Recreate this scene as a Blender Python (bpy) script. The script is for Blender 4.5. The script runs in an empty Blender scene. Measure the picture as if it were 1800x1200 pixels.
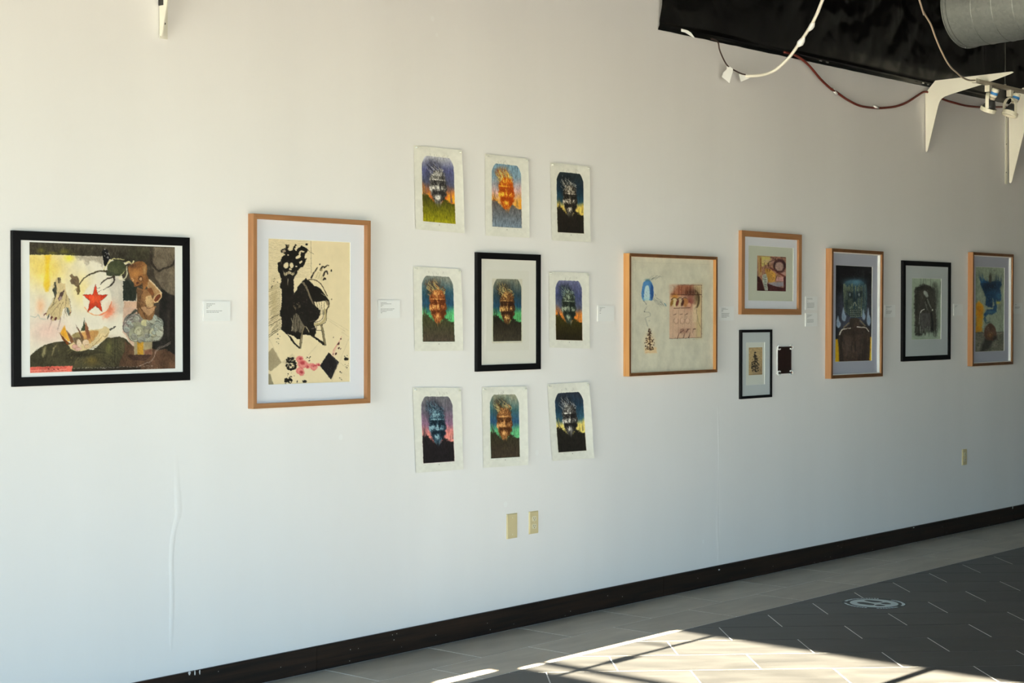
import bpy, bmesh, math, random
import numpy as np
from mathutils import Vector, Matrix

random.seed(7)
scene = bpy.context.scene
COL = scene.collection

# ------------------------------------------------------------------ camera
FPX, YAW, PIT, DIST, EYE = 2954.2, math.radians(48.806), math.radians(1.0164), 5.5, 1.577
cam_d = bpy.data.cameras.new('camera')
cam_d.sensor_width = 36.0
cam_d.lens = FPX / 1800 * 36.0
cam_d.clip_start, cam_d.clip_end = 0.05, 300
cam = bpy.data.objects.new('camera', cam_d)
COL.objects.link(cam)
cam.location = (0, -DIST, EYE)
cam.rotation_euler = (math.radians(90) - PIT, 0, -YAW)
scene.camera = cam

# ------------------------------------------------------------------ exposure, sky, sun
vs = scene.view_settings
vs.view_transform = 'Standard'
vs.look = 'None'
vs.exposure = 0.17
vs.gamma = 1.0
vs.use_curve_mapping = False

X_LEFT, X_RIGHT, Y_FRONT, Z_CEIL = -8.0, 16.0, -7.4, 4.5
SUN_TAN = 4.1 / (6.76 - X_LEFT + 0.16)          # sun comes in along the art wall through the glazing of the side wall
SUN_EL = math.atan(SUN_TAN)

world = bpy.data.worlds.new('world')
scene.world = world
world.use_nodes = True
wn = world.node_tree
wn.nodes.clear()
w_out = wn.nodes.new('ShaderNodeOutputWorld')
w_bg = wn.nodes.new('ShaderNodeBackground')
w_sky = wn.nodes.new('ShaderNodeTexSky')
w_sky.sky_type = 'NISHITA'
w_sky.sun_disc = False
w_sky.sun_elevation = math.radians(32)
w_sky.sun_rotation = math.radians(-90)
w_sky.altitude = 200
w_sky.dust_density = 0.0
w_sky.ozone_density = 2.0
w_bg.inputs['Strength'].default_value = 1.95
wn.links.new(w_sky.outputs[0], w_bg.inputs[0])
wn.links.new(w_bg.outputs[0], w_out.inputs[0])

sun_d = bpy.data.lights.new('sun', 'SUN')
sun_d.energy = 235.0
sun_d.color = (1.0, 0.87, 0.70)
sun_d.angle = math.radians(0.1)
sun = bpy.data.objects.new('sun', sun_d)
COL.objects.link(sun)
sun.rotation_euler = Vector((math.cos(SUN_EL), 0, -math.sin(SUN_EL))).to_track_quat('-Z', 'Y').to_euler()


def portal(loc, rot, sx, sy):
    d = bpy.data.lights.new('window_portal', 'AREA')
    d.shape = 'RECTANGLE'
    d.size, d.size_y = sx, sy
    d.cycles.is_portal = True
    o = bpy.data.objects.new('window_portal', d)
    COL.objects.link(o)
    o.location, o.rotation_euler = loc, rot


# openings: the side wall is glazed from Y0 to Y1, the far wall from X0 to X1
SIDE_Y0, SIDE_Y1, SIDE_HEAD = -6.5, -0.64, 4.1
FAR_X0, FAR_X1, FAR_HEAD = 0.8, 4.8, 3.0
portal((X_LEFT - 0.16, (SIDE_Y0 + SIDE_Y1) / 2, SIDE_HEAD / 2), (0, math.radians(-90), 0), SIDE_HEAD, SIDE_Y1 - SIDE_Y0)
portal(((FAR_X0 + FAR_X1) / 2, Y_FRONT - 0.16, FAR_HEAD / 2), (math.radians(90), 0, 0), FAR_X1 - FAR_X0, FAR_HEAD)

# ------------------------------------------------------------------ photo pixel -> point helpers
_cy, _sy, _cp, _sp = math.cos(YAW), math.sin(YAW), math.cos(PIT), math.sin(PIT)
FW = np.array([_sy * _cp, _cy * _cp, -_sp])
RT = np.array([_cy, -_sy, 0.0])
UP = np.cross(RT, FW)
CAM = np.array([0, -DIST, EYE])


def ray(x, y):
    return FW + RT * (x - 900) / FPX - UP * (y - 600) / FPX


def on_y(x, y, Y=0.0):
    d = ray(x, y)
    return CAM + d * ((Y + DIST) / d[1])


def on_x(x, y, X):
    d = ray(x, y)
    return CAM + d * (X / d[0])


def on_z(x, y, Z=0.0):
    d = ray(x, y)
    return CAM + d * ((Z - EYE) / d[2])


# ------------------------------------------------------------------ materials
def srgb(c):
    v = np.asarray(c, dtype=float) / 255.0
    return np.where(v <= 0.04045, v / 12.92, ((v + 0.055) / 1.055) ** 2.4)


class Mat:
    def __init__(self, name):
        self.m = bpy.data.materials.new(name)
        self.m.use_nodes = True
        self.t = self.m.node_tree
        self.b = self.t.nodes['Principled BSDF']
        self.o = self.t.nodes['Material Output']

    def n(self, kind, **kw):
        nd = self.t.nodes.new(kind)
        for k, v in kw.items():
            if hasattr(nd, k):
                setattr(nd, k, v)
            else:
                nd.inputs[k].default_value = v
        return nd

    def l(self, a, b):
        self.t.links.new(a, b)


def plain(name, col, rough=0.5, metal=0.0, spec=0.5, var=0.0, scale=8.0, bump=0.0, bscale=None):
    """flat colour with an optional slight noise variation and fine bump"""
    M = Mat(name)
    M.b.inputs['Roughness'].default_value = rough
    M.b.inputs['Metallic'].default_value = metal
    M.b.inputs['Specular IOR Level'].default_value = spec
    c = tuple(col) + (1,)
    M.b.inputs['Base Color'].default_value = c
    if var or bump:
        tc = M.n('ShaderNodeTexCoord')
        if var:
            nz = M.n('ShaderNodeTexNoise', Scale=scale, Detail=5.0)
            M.l(tc.outputs['Object'], nz.inputs['Vector'])
            mr = M.n('ShaderNodeMapRange')
            mr.inputs[3].default_value = 1 - var
            mr.inputs[4].default_value = 1 + var
            M.l(nz.outputs['Fac'], mr.inputs[0])
            hs = M.n('ShaderNodeHueSaturation', Color=c)
            M.l(mr.outputs[0], hs.inputs['Value'])
            M.l(hs.outputs[0], M.b.inputs['Base Color'])
        if bump:
            nb = M.n('ShaderNodeTexNoise', Scale=bscale or scale * 6, Detail=4.0)
            M.l(tc.outputs['Object'], nb.inputs['Vector'])
            bp = M.n('ShaderNodeBump', Strength=bump, Distance=0.002)
            M.l(nb.outputs['Fac'], bp.inputs['Height'])
            M.l(bp.outputs[0], M.b.inputs['Normal'])
    return M.m


def wood(name, c1, c2, rough=0.45, stretch=(1.5, 30, 30), spec=0.35):
    M = Mat(name)
    tc = M.n('ShaderNodeTexCoord')
    oi = M.n('ShaderNodeObjectInfo')
    ad = M.n('ShaderNodeVectorMath', operation='ADD')
    M.l(tc.outputs['Object'], ad.inputs[0])
    M.l(oi.outputs['Random'], ad.inputs[1])
    mp = M.n('ShaderNodeMapping')
    mp.inputs['Scale'].default_value = stretch
    M.l(ad.outputs[0], mp.inputs[0])
    nz = M.n('ShaderNodeTexNoise', Scale=2.2, Detail=6.0, Distortion=0.6)
    M.l(mp.outputs[0], nz.inputs['Vector'])
    cr = M.n('ShaderNodeValToRGB')
    cr.color_ramp.elements[0].position, cr.color_ramp.elements[1].position = 0.3, 0.72
    cr.color_ramp.elements[0].color = tuple(c1) + (1,)
    cr.color_ramp.elements[1].color = tuple(c2) + (1,)
    M.l(nz.outputs['Fac'], cr.inputs[0])
    M.l(cr.outputs[0], M.b.inputs['Base Color'])
    M.b.inputs['Roughness'].default_value = rough
    M.b.inputs['Specular IOR Level'].default_value = spec
    return M.m


def wall_paint():
    M = Mat('gallery wall paint')
    tc = M.n('ShaderNodeTexCoord')
    n1 = M.n('ShaderNodeTexNoise', Scale=0.9, Detail=4.0)
    mp = M.n('ShaderNodeMapping')
    mp.inputs['Scale'].default_value = (2.2, 1, 0.35)
    M.l(tc.outputs['Object'], mp.inputs[0])
    M.l(mp.outputs[0], n1.inputs['Vector'])
    cr = M.n('ShaderNodeValToRGB')
    cr.color_ramp.elements[0].position, cr.color_ramp.elements[1].position = 0.3, 0.7
    cr.color_ramp.elements[0].color = (0.765, 0.745, 0.735, 1)
    cr.color_ramp.elements[1].color = (0.805, 0.785, 0.775, 1)
    M.l(n1.outputs['Fac'], cr.inputs[0])
    # little touched-up spots of slightly different white
    vo = M.n('ShaderNodeTexVoronoi', Scale=3.1)
    M.l(tc.outputs['Object'], vo.inputs['Vector'])
    lt = M.n('ShaderNodeMath', operation='LESS_THAN')
    lt.inputs[1].default_value = 0.045
    M.l(vo.outputs['Distance'], lt.inputs[0])
    mx = M.n('ShaderNodeMixRGB')
    mx.inputs[2].default_value = (0.83, 0.83, 0.82, 1)
    sc = M.n('ShaderNodeMath', operation='MULTIPLY')
    sc.inputs[1].default_value = 0.5
    M.l(lt.outputs[0], sc.inputs[0])
    M.l(sc.outputs[0], mx.inputs[0])
    M.l(cr.outputs[0], mx.inputs[1])
    M.l(mx.outputs[0], M.b.inputs['Base Color'])
    M.b.inputs['Roughness'].default_value = 1.95
    M.b.inputs['Specular IOR Level'].default_value = 0.25
    nb = M.n('ShaderNodeTexNoise', Scale=160.0, Detail=3.0)
    M.l(tc.outputs['Object'], nb.inputs['Vector'])
    nb2 = M.n('ShaderNodeTexNoise', Scale=2.5, Detail=3.0)
    M.l(mp.outputs[0], nb2.inputs['Vector'])
    b1 = M.n('ShaderNodeBump', Strength=0.12, Distance=0.001)
    M.l(nb.outputs['Fac'], b1.inputs['Height'])
    b2 = M.n('ShaderNodeBump', Strength=0.25, Distance=0.006)
    M.l(nb2.outputs['Fac'], b2.inputs['Height'])
    M.l(b1.outputs[0], b2.inputs['Normal'])
    M.l(b2.outputs[0], M.b.inputs['Normal'])
    return M.m


def tile_mat(name, c1, c2, rough):
    M = Mat(name)
    tc = M.n('ShaderNodeTexCoord')
    oi = M.n('ShaderNodeObjectInfo')
    ad = M.n('ShaderNodeVectorMath', operation='MULTIPLY_ADD')
    M.l(oi.outputs['Random'], ad.inputs[0])
    ad.inputs[1].default_value = (37, 53, 11)
    M.l(tc.outputs['Object'], ad.inputs[2])
    mp = M.n('ShaderNodeMapping')
    mp.inputs['Scale'].default_value = (1.2, 4.0, 1)
    M.l(ad.outputs[0], mp.inputs[0])
    nz = M.n('ShaderNodeTexNoise', Scale=2.6, Detail=7.0, Distortion=0.4)
    M.l(mp.outputs[0], nz.inputs['Vector'])
    cr = M.n('ShaderNodeValToRGB')
    cr.color_ramp.elements[0].position, cr.color_ramp.elements[1].position = 0.32, 0.7
    cr.color_ramp.elements[0].color = tuple(c1) + (1,)
    cr.color_ramp.elements[1].color = tuple(c2) + (1,)
    M.l(nz.outputs['Fac'], cr.inputs[0])
    mr = M.n('ShaderNodeMapRange')
    mr.inputs[3].default_value, mr.inputs[4].default_value = 0.86, 1.12
    M.l(oi.outputs['Random'], mr.inputs[0])
    hs = M.n('ShaderNodeHueSaturation')
    M.l(cr.outputs[0], hs.inputs['Color'])
    M.l(mr.outputs[0], hs.inputs['Value'])
    M.l(hs.outputs[0], M.b.inputs['Base Color'])
    rr = M.n('ShaderNodeMapRange')
    rr.inputs[3].default_value, rr.inputs[4].default_value = rough - 0.06, rough + 0.1
    M.l(nz.outputs['Fac'], rr.inputs[0])
    M.l(rr.outputs[0], M.b.inputs['Roughness'])
    M.b.inputs['Specular IOR Level'].default_value = 0.35
    return M.m


def glazing_mat(name, tint=(1, 1, 1)):
    """thin clear sheet: mostly see-through, with a weak mirror reflection"""
    M = Mat(name)
    M.t.nodes.remove(M.b)
    tr = M.n('ShaderNodeBsdfTransparent')
    tr.inputs[0].default_value = tuple(tint) + (1,)
    gl = M.n('ShaderNodeBsdfGlossy')
    gl.inputs['Roughness'].default_value = 0.03
    lw = M.n('ShaderNodeLayerWeight')
    lw.inputs['Blend'].default_value = 0.5
    pw = M.n('ShaderNodeMath', operation='POWER')
    pw.inputs[1].default_value = 4.0
    M.l(lw.outputs['Facing'], pw.inputs[0])
    fr = M.n('ShaderNodeMath', operation='MULTIPLY_ADD')
    fr.inputs[1].default_value = 0.30
    fr.inputs[2].default_value = 0.012
    M.l(pw.outputs[0], fr.inputs[0])
    mx = M.n('ShaderNodeMixShader')
    M.l(fr.outputs[0], mx.inputs[0])
    M.l(tr.outputs[0], mx.inputs[1])
    M.l(gl.outputs[0], mx.inputs[2])
    M.l(mx.outputs[0], M.o.inputs[0])
    return M.m


def print_mat(name, rough=0.6):
    """ink on paper: the printed colours are stored on the sheet's own vertices"""
    M = Mat(name)
    at = M.n('ShaderNodeAttribute', attribute_name='ink')
    M.l(at.outputs['Color'], M.b.inputs['Base Color'])
    M.b.inputs['Roughness'].default_value = rough
    M.b.inputs['Specular IOR Level'].default_value = 0.2
    return M.m


def baseboard_mat():
    M = Mat('dark stained baseboard')
    tc = M.n('ShaderNodeTexCoord')
    mp = M.n('ShaderNodeMapping')
    mp.inputs['Scale'].default_value = (1.2, 20, 26)
    M.l(tc.outputs['Object'], mp.inputs[0])
    nz = M.n('ShaderNodeTexNoise', Scale=2.0, Detail=6.0, Distortion=0.5)
    M.l(mp.outputs[0], nz.inputs['Vector'])
    cr = M.n('ShaderNodeValToRGB')
    cr.color_ramp.elements[0].position, cr.color_ramp.elements[1].position = 0.35, 0.75
    cr.color_ramp.elements[0].color = (0.010, 0.008, 0.007, 1)
    cr.color_ramp.elements[1].color = (0.032, 0.017, 0.011, 1)
    M.l(nz.outputs['Fac'], cr.inputs[0])
    vo = M.n('ShaderNodeTexVoronoi', Scale=22.0)
    M.l(tc.outputs['Object'], vo.inputs['Vector'])
    lt = M.n('ShaderNodeMath', operation='LESS_THAN')
    lt.inputs[1].default_value = 0.055
    M.l(vo.outputs['Distance'], lt.inputs[0])
    mx = M.n('ShaderNodeMixRGB')
    mx.inputs[2].default_value = (0.42, 0.40, 0.36, 1)
    M.l(lt.outputs[0], mx.inputs[0])
    M.l(cr.outputs[0], mx.inputs[1])
    M.l(mx.outputs[0], M.b.inputs['Base Color'])
    M.b.inputs['Roughness'].default_value = 0.42
    M.b.inputs['Specular IOR Level'].default_value = 0.3
    return M.m


def galvanised():
    M = Mat('galvanised steel')
    tc = M.n('ShaderNodeTexCoord')
    vo = M.n('ShaderNodeTexVoronoi', Scale=60.0)
    M.l(tc.outputs['Object'], vo.inputs['Vector'])
    cr = M.n('ShaderNodeValToRGB')
    cr.color_ramp.elements[0].color = (0.16, 0.17, 0.16, 1)
    cr.color_ramp.elements[1].color = (0.205, 0.215, 0.20, 1)
    M.l(vo.outputs['Color'], cr.inputs[0])
    M.l(cr.outputs[0], M.b.inputs['Base Color'])
    M.b.inputs['Metallic'].default_value = 0.75
    M.b.inputs['Roughness'].default_value = 0.5
    return M.m


M_WALL = wall_paint()
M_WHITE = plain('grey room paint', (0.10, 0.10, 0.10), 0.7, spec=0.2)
M_BLACKCEIL = plain('black ceiling paint', (0.012, 0.012, 0.012), 0.9, spec=0.1)
M_GROUT = plain('pale grout', (0.88, 0.87, 0.83), 0.85, var=0.1, scale=12)
M_TILE_DARK = tile_mat('charcoal floor tile', (0.041, 0.040, 0.037), (0.064, 0.062, 0.057), 0.42)
M_TILE_PALE = tile_mat('greige border tile', (0.40, 0.345, 0.268), (0.53, 0.468, 0.375), 0.40)
M_BASE = baseboard_mat()
M_ALU = plain('dark window aluminium', (0.05, 0.05, 0.05), 0.4, metal=0.3)
M_PAVE = plain('pale pavement', (0.24, 0.23, 0.21), 0.9, var=0.12, scale=0.6)
M_PANE = glazing_mat('window glass', (0.96, 0.98, 0.97))
M_GLAZE = glazing_mat('picture glazing')
M_FRAME_BLACK = plain('black satin frame', (0.005, 0.005, 0.006), 0.5, spec=0.14, var=0.1, scale=5)
M_MAPLE = wood('light maple frame', (0.30, 0.136, 0.055), (0.40, 0.20, 0.09))
M_OAK = wood('warm oak frame', (0.40, 0.18, 0.055), (0.52, 0.26, 0.09))
M_MAT_WHITE = plain('white paper mount', (0.81, 0.81, 0.80), 0.8, spec=0.1)
M_MAT = plain('cool white mat board', (0.75, 0.76, 0.82), 0.8, spec=0.1)
M_MAT_DIM = plain('blue grey mat board', (0.47, 0.48, 0.57), 0.8, spec=0.1)
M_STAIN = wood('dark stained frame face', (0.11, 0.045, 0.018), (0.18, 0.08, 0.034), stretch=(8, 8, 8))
M_MAT_WARM = plain('cream mat board', (0.74, 0.72, 0.66), 0.8, spec=0.1)
M_MAT_GREY = plain('grey mat board', (0.56, 0.60, 0.61), 0.8, spec=0.1)
M_BEVEL = plain('white mat core', (0.84, 0.84, 0.82), 0.7, spec=0.1)
M_INK = print_mat('ink on paper')
M_CARD = plain('white label card', (0.80, 0.80, 0.80), 0.55, spec=0.3)
M_TEXT = plain('grey label print', (0.30, 0.30, 0.30), 0.7)
M_IVORY = plain('ivory plastic', (0.62, 0.52, 0.30), 0.35)
M_IVORY_LT = plain('pale ivory plastic', (0.70, 0.64, 0.46), 0.35)
M_SLOT = plain('dark slot', (0.02, 0.018, 0.015), 0.6)
M_WHITE_METAL = plain('white powder coated steel', (0.72, 0.69, 0.60), 0.45)
M_PLASTIC = plain('black polythene', (0.005, 0.005, 0.005), 0.24, spec=0.32)
M_CABLE_WHITE = plain('white cable sleeve', (0.76, 0.72, 0.62), 0.5)
M_CABLE_CREAM = plain('cream cord', (0.62, 0.48, 0.34), 0.5)
M_CABLE_RED = plain('red cable sheath', (0.16, 0.022, 0.012), 0.5)
M_CABLE_BROWN = plain('brown wire', (0.05, 0.025, 0.02), 0.5)
M_TAPE = plain('white paper tape', (0.86, 0.86, 0.84), 0.7)
M_GALV = galvanised()
M_LAMP_WHITE = plain('white lamp enamel', (0.72, 0.68, 0.55), 0.4)
M_LAMP_DARK = plain('dark lamp reflector', (0.05, 0.05, 0.05), 0.35, metal=0.4)
M_LAMP_BLUE = plain('blue lamp label', (0.02, 0.16, 0.42), 0.5)
M_CHROME = plain('bright steel', (0.6, 0.6, 0.58), 0.25, metal=1.0)
M_TRACK = plain('beige track', (0.40, 0.35, 0.26), 0.45)
M_PLATE = plain('dark etched copper', (0.022, 0.010, 0.008), 0.42, metal=0.2, var=0.5, scale=60)
M_COPPER = plain('bare copper', (0.55, 0.28, 0.16), 0.4, metal=0.5)
M_STICKER = plain('dark vinyl sticker', (0.030, 0.042, 0.045), 0.55)
M_STICKER_LT = plain('pale vinyl print', (0.66, 0.76, 0.76), 0.55, var=0.12, scale=60)
M_PIN = plain('clear push pin', (0.66, 0.65, 0.58), 0.25)
M_PAINT = plain('white paint drip', (0.62, 0.62, 0.60), 0.6)


# ------------------------------------------------------------------ object helpers
def link(name, me, mat=None, parent=None, smooth=False):
    o = bpy.data.objects.new(name, me)
    COL.objects.link(o)
    if mat is not None and not me.materials:
        me.materials.append(mat)
    if parent is not None:
        o.parent = parent
    if smooth:
        for p in me.polygons:
            p.use_smooth = True
    return o


def obj(name, bm, mat=None, parent=None, smooth=False):
    me = bpy.data.meshes.new(name)
    bmesh.ops.recalc_face_normals(bm, faces=bm.faces[:])
    bm.to_mesh(me)
    bm.free()
    return link(name, me, mat, parent, smooth)


def empty(name, loc):
    o = bpy.data.objects.new(name, None)
    COL.objects.link(o)
    o.location = loc
    o.empty_display_size = 0.05
    return o


def tag(o, label=None, cat=None, group=None, kind=None):
    for k, v in (('label', label), ('category', cat), ('group', group), ('kind', kind)):
        if v:
            o[k] = v
    return o


def box(bm, x0, x1, y0, y1, z0, z1, bev=0.0):
    vs_ = [bm.verts.new(p) for p in ((x0, y0, z0), (x1, y0, z0), (x1, y1, z0), (x0, y1, z0), (x0, y0, z1), (x1, y0, z1), (x1, y1, z1), (x0, y1, z1))]
    fs = [bm.faces.new([vs_[i] for i in q]) for q in ((3, 2, 1, 0), (4, 5, 6, 7), (0, 1, 5, 4), (1, 2, 6, 5), (2, 3, 7, 6), (3, 0, 4, 7))]
    if bev:
        es = list({e for f in fs for e in f.edges})
        bmesh.ops.bevel(bm, geom=es, offset=bev, segments=2, affect='EDGES', profile=0.6)
    return bm


def prism(bm, pts, axis, a, b):
    """extrude the 2D polygon pts from a to b along axis ('x','y','z'); pts are the two other coordinates in xyz order"""
    def p3(p, t):
        return {'x': (t, p[0], p[1]), 'y': (p[0], t, p[1]), 'z': (p[0], p[1], t)}[axis]
    A = [bm.verts.new(p3(p, a)) for p in pts]
    B = [bm.verts.new(p3(p, b)) for p in pts]
    n = len(pts)
    bm.faces.new(A)
    bm.faces.new(B[::-1])
    for i in range(n):
        j = (i + 1) % n
        bm.faces.new((A[i], B[i], B[j], A[j]))
    return bm


def smooth_path(pts, sub=6, closed=False):
    P = [np.array(p, float) for p in pts]
    n = len(P)
    out = []
    rng = range(n) if closed else range(n - 1)
    for i in rng:
        if closed:
            p0, p1, p2, p3 = P[i - 1], P[i], P[(i + 1) % n], P[(i + 2) % n]
        else:
            p0, p1, p2, p3 = P[max(i - 1, 0)], P[i], P[i + 1], P[min(i + 2, n - 1)]
        for k in range(sub):
            t = k / sub
            out.append(0.5 * ((2 * p1) + (p2 - p0) * t + (2 * p0 - 5 * p1 + 4 * p2 - p3) * t * t + (3 * p1 - p0 - 3 * p2 + p3) * t ** 3))
    if not closed:
        out.append(P[-1])
    return out


def tube(bm, path, r, seg=8, cap=True):
    P = [Vector(p) for p in path]
    n = len(P)
    R = r if hasattr(r, '__len__') else [r] * n
    rings = []
    ref = Vector((0.13, 0.3, 0.94)).normalized()
    for i in range(n):
        t = (P[min(i + 1, n - 1)] - P[max(i - 1, 0)]).normalized()
        u = t.cross(ref)
        if u.length < 1e-3:
            u = t.cross(Vector((1, 0, 0)))
        u.normalize()
        v = t.cross(u).normalized()
        rings.append([bm.verts.new(P[i] + (u * math.cos(a) + v * math.sin(a)) * R[i]) for a in [2 * math.pi * k / seg for k in range(seg)]])
    for i in range(n - 1):
        for k in range(seg):
            j = (k + 1) % seg
            bm.faces.new((rings[i][k], rings[i][j], rings[i + 1][j], rings[i + 1][k]))
    if cap:
        bm.faces.new(rings[0][::-1])
        bm.faces.new(rings[-1])
    return bm


def lathe(bm, prof, origin, axis, seg=24):
    """prof: list of (radius, distance along axis)"""
    a = Vector(axis).normalized()
    u = a.orthogonal().normalized()
    v = a.cross(u)
    O = Vector(origin)
    rings = []
    for r, h in prof:
        rings.append([bm.verts.new(O + a * h + (u * math.cos(t) + v * math.sin(t)) * max(r, 1e-5)) for t in [2 * math.pi * k / seg for k in range(seg)]])
    for i in range(len(prof) - 1):
        for k in range(seg):
            j = (k + 1) % seg
            bm.faces.new((rings[i][k], rings[i][j], rings[i + 1][j], rings[i + 1][k]))
    bm.faces.new(rings[0][::-1])
    bm.faces.new(rings[-1])
    return bm


def ngon_mask_obj(name, polys, axis_map, mat, parent, lift):
    """flat printed shapes: polygons given in 3D, given a little thickness along `lift`"""
    bm = bmesh.new()
    L = Vector(lift)
    for poly in polys:
        A = [bm.verts.new(Vector(p)) for p in poly]
        B = [bm.verts.new(Vector(p) + L) for p in poly]
        bm.faces.new(B)
        n = len(A)
        for i in range(n):
            j = (i + 1) % n
            bm.faces.new((A[i], A[j], B[j], B[i]))
    return obj(name, bm, mat, parent)


# ================================================================== the room
from mathutils import noise as mnoise

WT = 0.16                                   # thickness of the outer walls


def struct(o):
    o['kind'] = 'structure'
    return o


bm = bmesh.new()
box(bm, X_LEFT, X_RIGHT, 0, 0.2, -0.14, Z_CEIL)
wall_back = struct(obj('wall_back', bm, M_WALL))


def zs(X):
    """height in the outer face of the side wall from which sunlight reaches the floor at X"""
    return (X - (X_LEFT - WT)) * SUN_TAN


# side wall: pier beside the art wall with a narrow gap, header, far pier
bm = bmesh.new()
box(bm, X_LEFT - WT, X_LEFT, SIDE_Y1 + 0.09, 0.2, 0, Z_CEIL)
box(bm, X_LEFT - WT, X_LEFT, SIDE_Y1 + 0.035, SIDE_Y1 + 0.09, 0, zs(5.17) - 0.045)
box(bm, X_LEFT - WT, X_LEFT, SIDE_Y1 + 0.035, SIDE_Y1 + 0.09, zs(5.47), Z_CEIL)
box(bm, X_LEFT - WT, X_LEFT, SIDE_Y1, SIDE_Y1 + 0.035, 0, Z_CEIL)
box(bm, X_LEFT - WT, X_LEFT, SIDE_Y0, SIDE_Y1, zs(6.76), Z_CEIL)
box(bm, X_LEFT - WT, X_LEFT, Y_FRONT - WT, SIDE_Y0, 0, Z_CEIL)
wall_left = struct(obj('wall_left', bm, M_WHITE))

bm = bmesh.new()
box(bm, X_RIGHT, X_RIGHT + WT, Y_FRONT - WT, 0.2, 0, Z_CEIL)
wall_right = struct(obj('wall_right', bm, M_WHITE))

bm = bmesh.new()
box(bm, X_LEFT, FAR_X0, Y_FRONT - WT, Y_FRONT, 0, Z_CEIL)
box(bm, FAR_X1, X_RIGHT, Y_FRONT - WT, Y_FRONT, 0, Z_CEIL)
box(bm, FAR_X0, FAR_X1, Y_FRONT - WT, Y_FRONT, FAR_HEAD, Z_CEIL)
wall_front = struct(obj('wall_front', bm, M_WHITE))

bm = bmesh.new()
box(bm, X_LEFT - WT, X_RIGHT + WT, Y_FRONT - WT, 0.2, Z_CEIL, Z_CEIL + 0.15)
ceiling = struct(obj('ceiling', bm, M_BLACKCEIL))

bm = bmesh.new()
box(bm, -60, 40, -60, 30, -0.4, -0.14)
ground = struct(obj('ground_outside', bm, M_PAVE))

# glazing of the side wall: frame, bars, an unseen opaque panel added to keep a floor corner dark
xm = X_LEFT - WT
win1 = struct(empty('window_1', (X_LEFT - 0.1, (SIDE_Y0 + SIDE_Y1) / 2, 0)))


def part_abs(name, bm, mat, parent, smooth=False):
    """mesh built in world coordinates, re-expressed under its parent"""
    o = obj(name, bm, mat, None, smooth)
    o.parent = parent
    o.matrix_parent_inverse = Matrix.Translation(-Vector(parent.location))
    return o


HEAD = zs(6.76)
ys = [-2.02 - 1.2 * k for k in range(4)]
for y in ys:
    bm = bmesh.new()
    box(bm, xm, xm + 0.06, y - 0.025, y + 0.025, 0, HEAD)
    part_abs('mullion', bm, M_ALU, win1)
bm = bmesh.new()
box(bm, xm, xm + 0.03, -0.880, -0.852, 0, HEAD)
part_abs('glazing_bar', bm, M_ALU, win1)
bm = bmesh.new()
box(bm, xm, xm + 0.03, -0.905, -0.84, zs(5.93), zs(6.12))
part_abs('shadow_block', bm, M_ALU, win1)  # unseen box added to thicken the bar's shadow on the floor
for X, h, y0, y1 in ((5.755, 0.022, -2.02, SIDE_Y1), (6.43, 0.008, -0.86, SIDE_Y1)):
    bm = bmesh.new()
    box(bm, xm, xm + 0.012, y0, y1, zs(X) - h / 2, zs(X) + h / 2)
    part_abs('transom_bar', bm, M_ALU, win1)
bm = bmesh.new()
box(bm, xm, xm + 0.02, -1.3, SIDE_Y1, 0, zs(5.6))
part_abs('sun_block_panel', bm, M_ALU, win1)  # added panel, blocks the low sun beside the pier
bm = bmesh.new()
box(bm, xm, xm + 0.08, SIDE_Y0, SIDE_Y1, 0, 0.12)
part_abs('sill_rail', bm, M_ALU, win1)
edges = [SIDE_Y0] + sorted(ys) + [SIDE_Y1]
for a, b in zip(edges[:-1], edges[1:]):
    bm = bmesh.new()
    box(bm, xm + 0.10, xm + 0.106, a + 0.02, b - 0.02, 0.12, HEAD)
    part_abs('pane', bm, M_PANE, win1)

win2 = struct(empty('window_2', ((FAR_X0 + FAR_X1) / 2, Y_FRONT - 0.1, 0)))
nb = 6
for k in range(nb + 1):
    x = FAR_X0 + (FAR_X1 - FAR_X0) * k / nb
    bm = bmesh.new()
    box(bm, x - 0.03, x + 0.03, Y_FRONT - 0.13, Y_FRONT - 0.05, 0, FAR_HEAD)
    part_abs('mullion', bm, M_ALU, win2)
    if k < nb:
        bm = bmesh.new()
        box(bm, x + 0.03, x + (FAR_X1 - FAR_X0) / nb - 0.03, Y_FRONT - 0.09, Y_FRONT - 0.084, 0.12, FAR_HEAD)
        part_abs('pane', bm, M_PANE, win2)
bm = bmesh.new()
box(bm, FAR_X0, FAR_X1, Y_FRONT - 0.13, Y_FRONT - 0.05, 0, 0.12)
part_abs('sill_rail', bm, M_ALU, win2)

# ------------------------------------------------------------------ floor: grout bed with every tile on it
bm = bmesh.new()
box(bm, X_LEFT, X_RIGHT, Y_FRONT, 0.0, -0.14, -0.0013)
floor = struct(obj('floor', bm, M_GROUT))
JT = 0.0030


def tile_mesh(poly, name):
    """poly counter-clockwise in 2D; slab with an eased top edge"""
    bm = bmesh.new()
    c = np.mean(poly, axis=0)
    n = len(poly)
    ins = []
    for i in range(n):
        p = np.array(poly[i])
        d = c - p
        ins.append(p + d / max(np.linalg.norm(d), 1e-6) * 0.002)
    A = [bm.verts.new((p[0], p[1], -0.007)) for p in poly]
    B = [bm.verts.new((p[0], p[1], -0.001)) for p in poly]
    T = [bm.verts.new((p[0], p[1], 0.0)) for p in ins]
    bm.faces.new(T)
    for i in range(n):
        j = (i + 1) % n
        bm.faces.new((A[i], A[j], B[j], B[i]))
        bm.faces.new((B[i], B[j], T[j], T[i]))
    me = bpy.data.meshes.new(name)
    bmesh.ops.recalc_face_normals(bm, faces=bm.faces[:])
    bm.to_mesh(me)
    bm.free()
    return me


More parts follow.
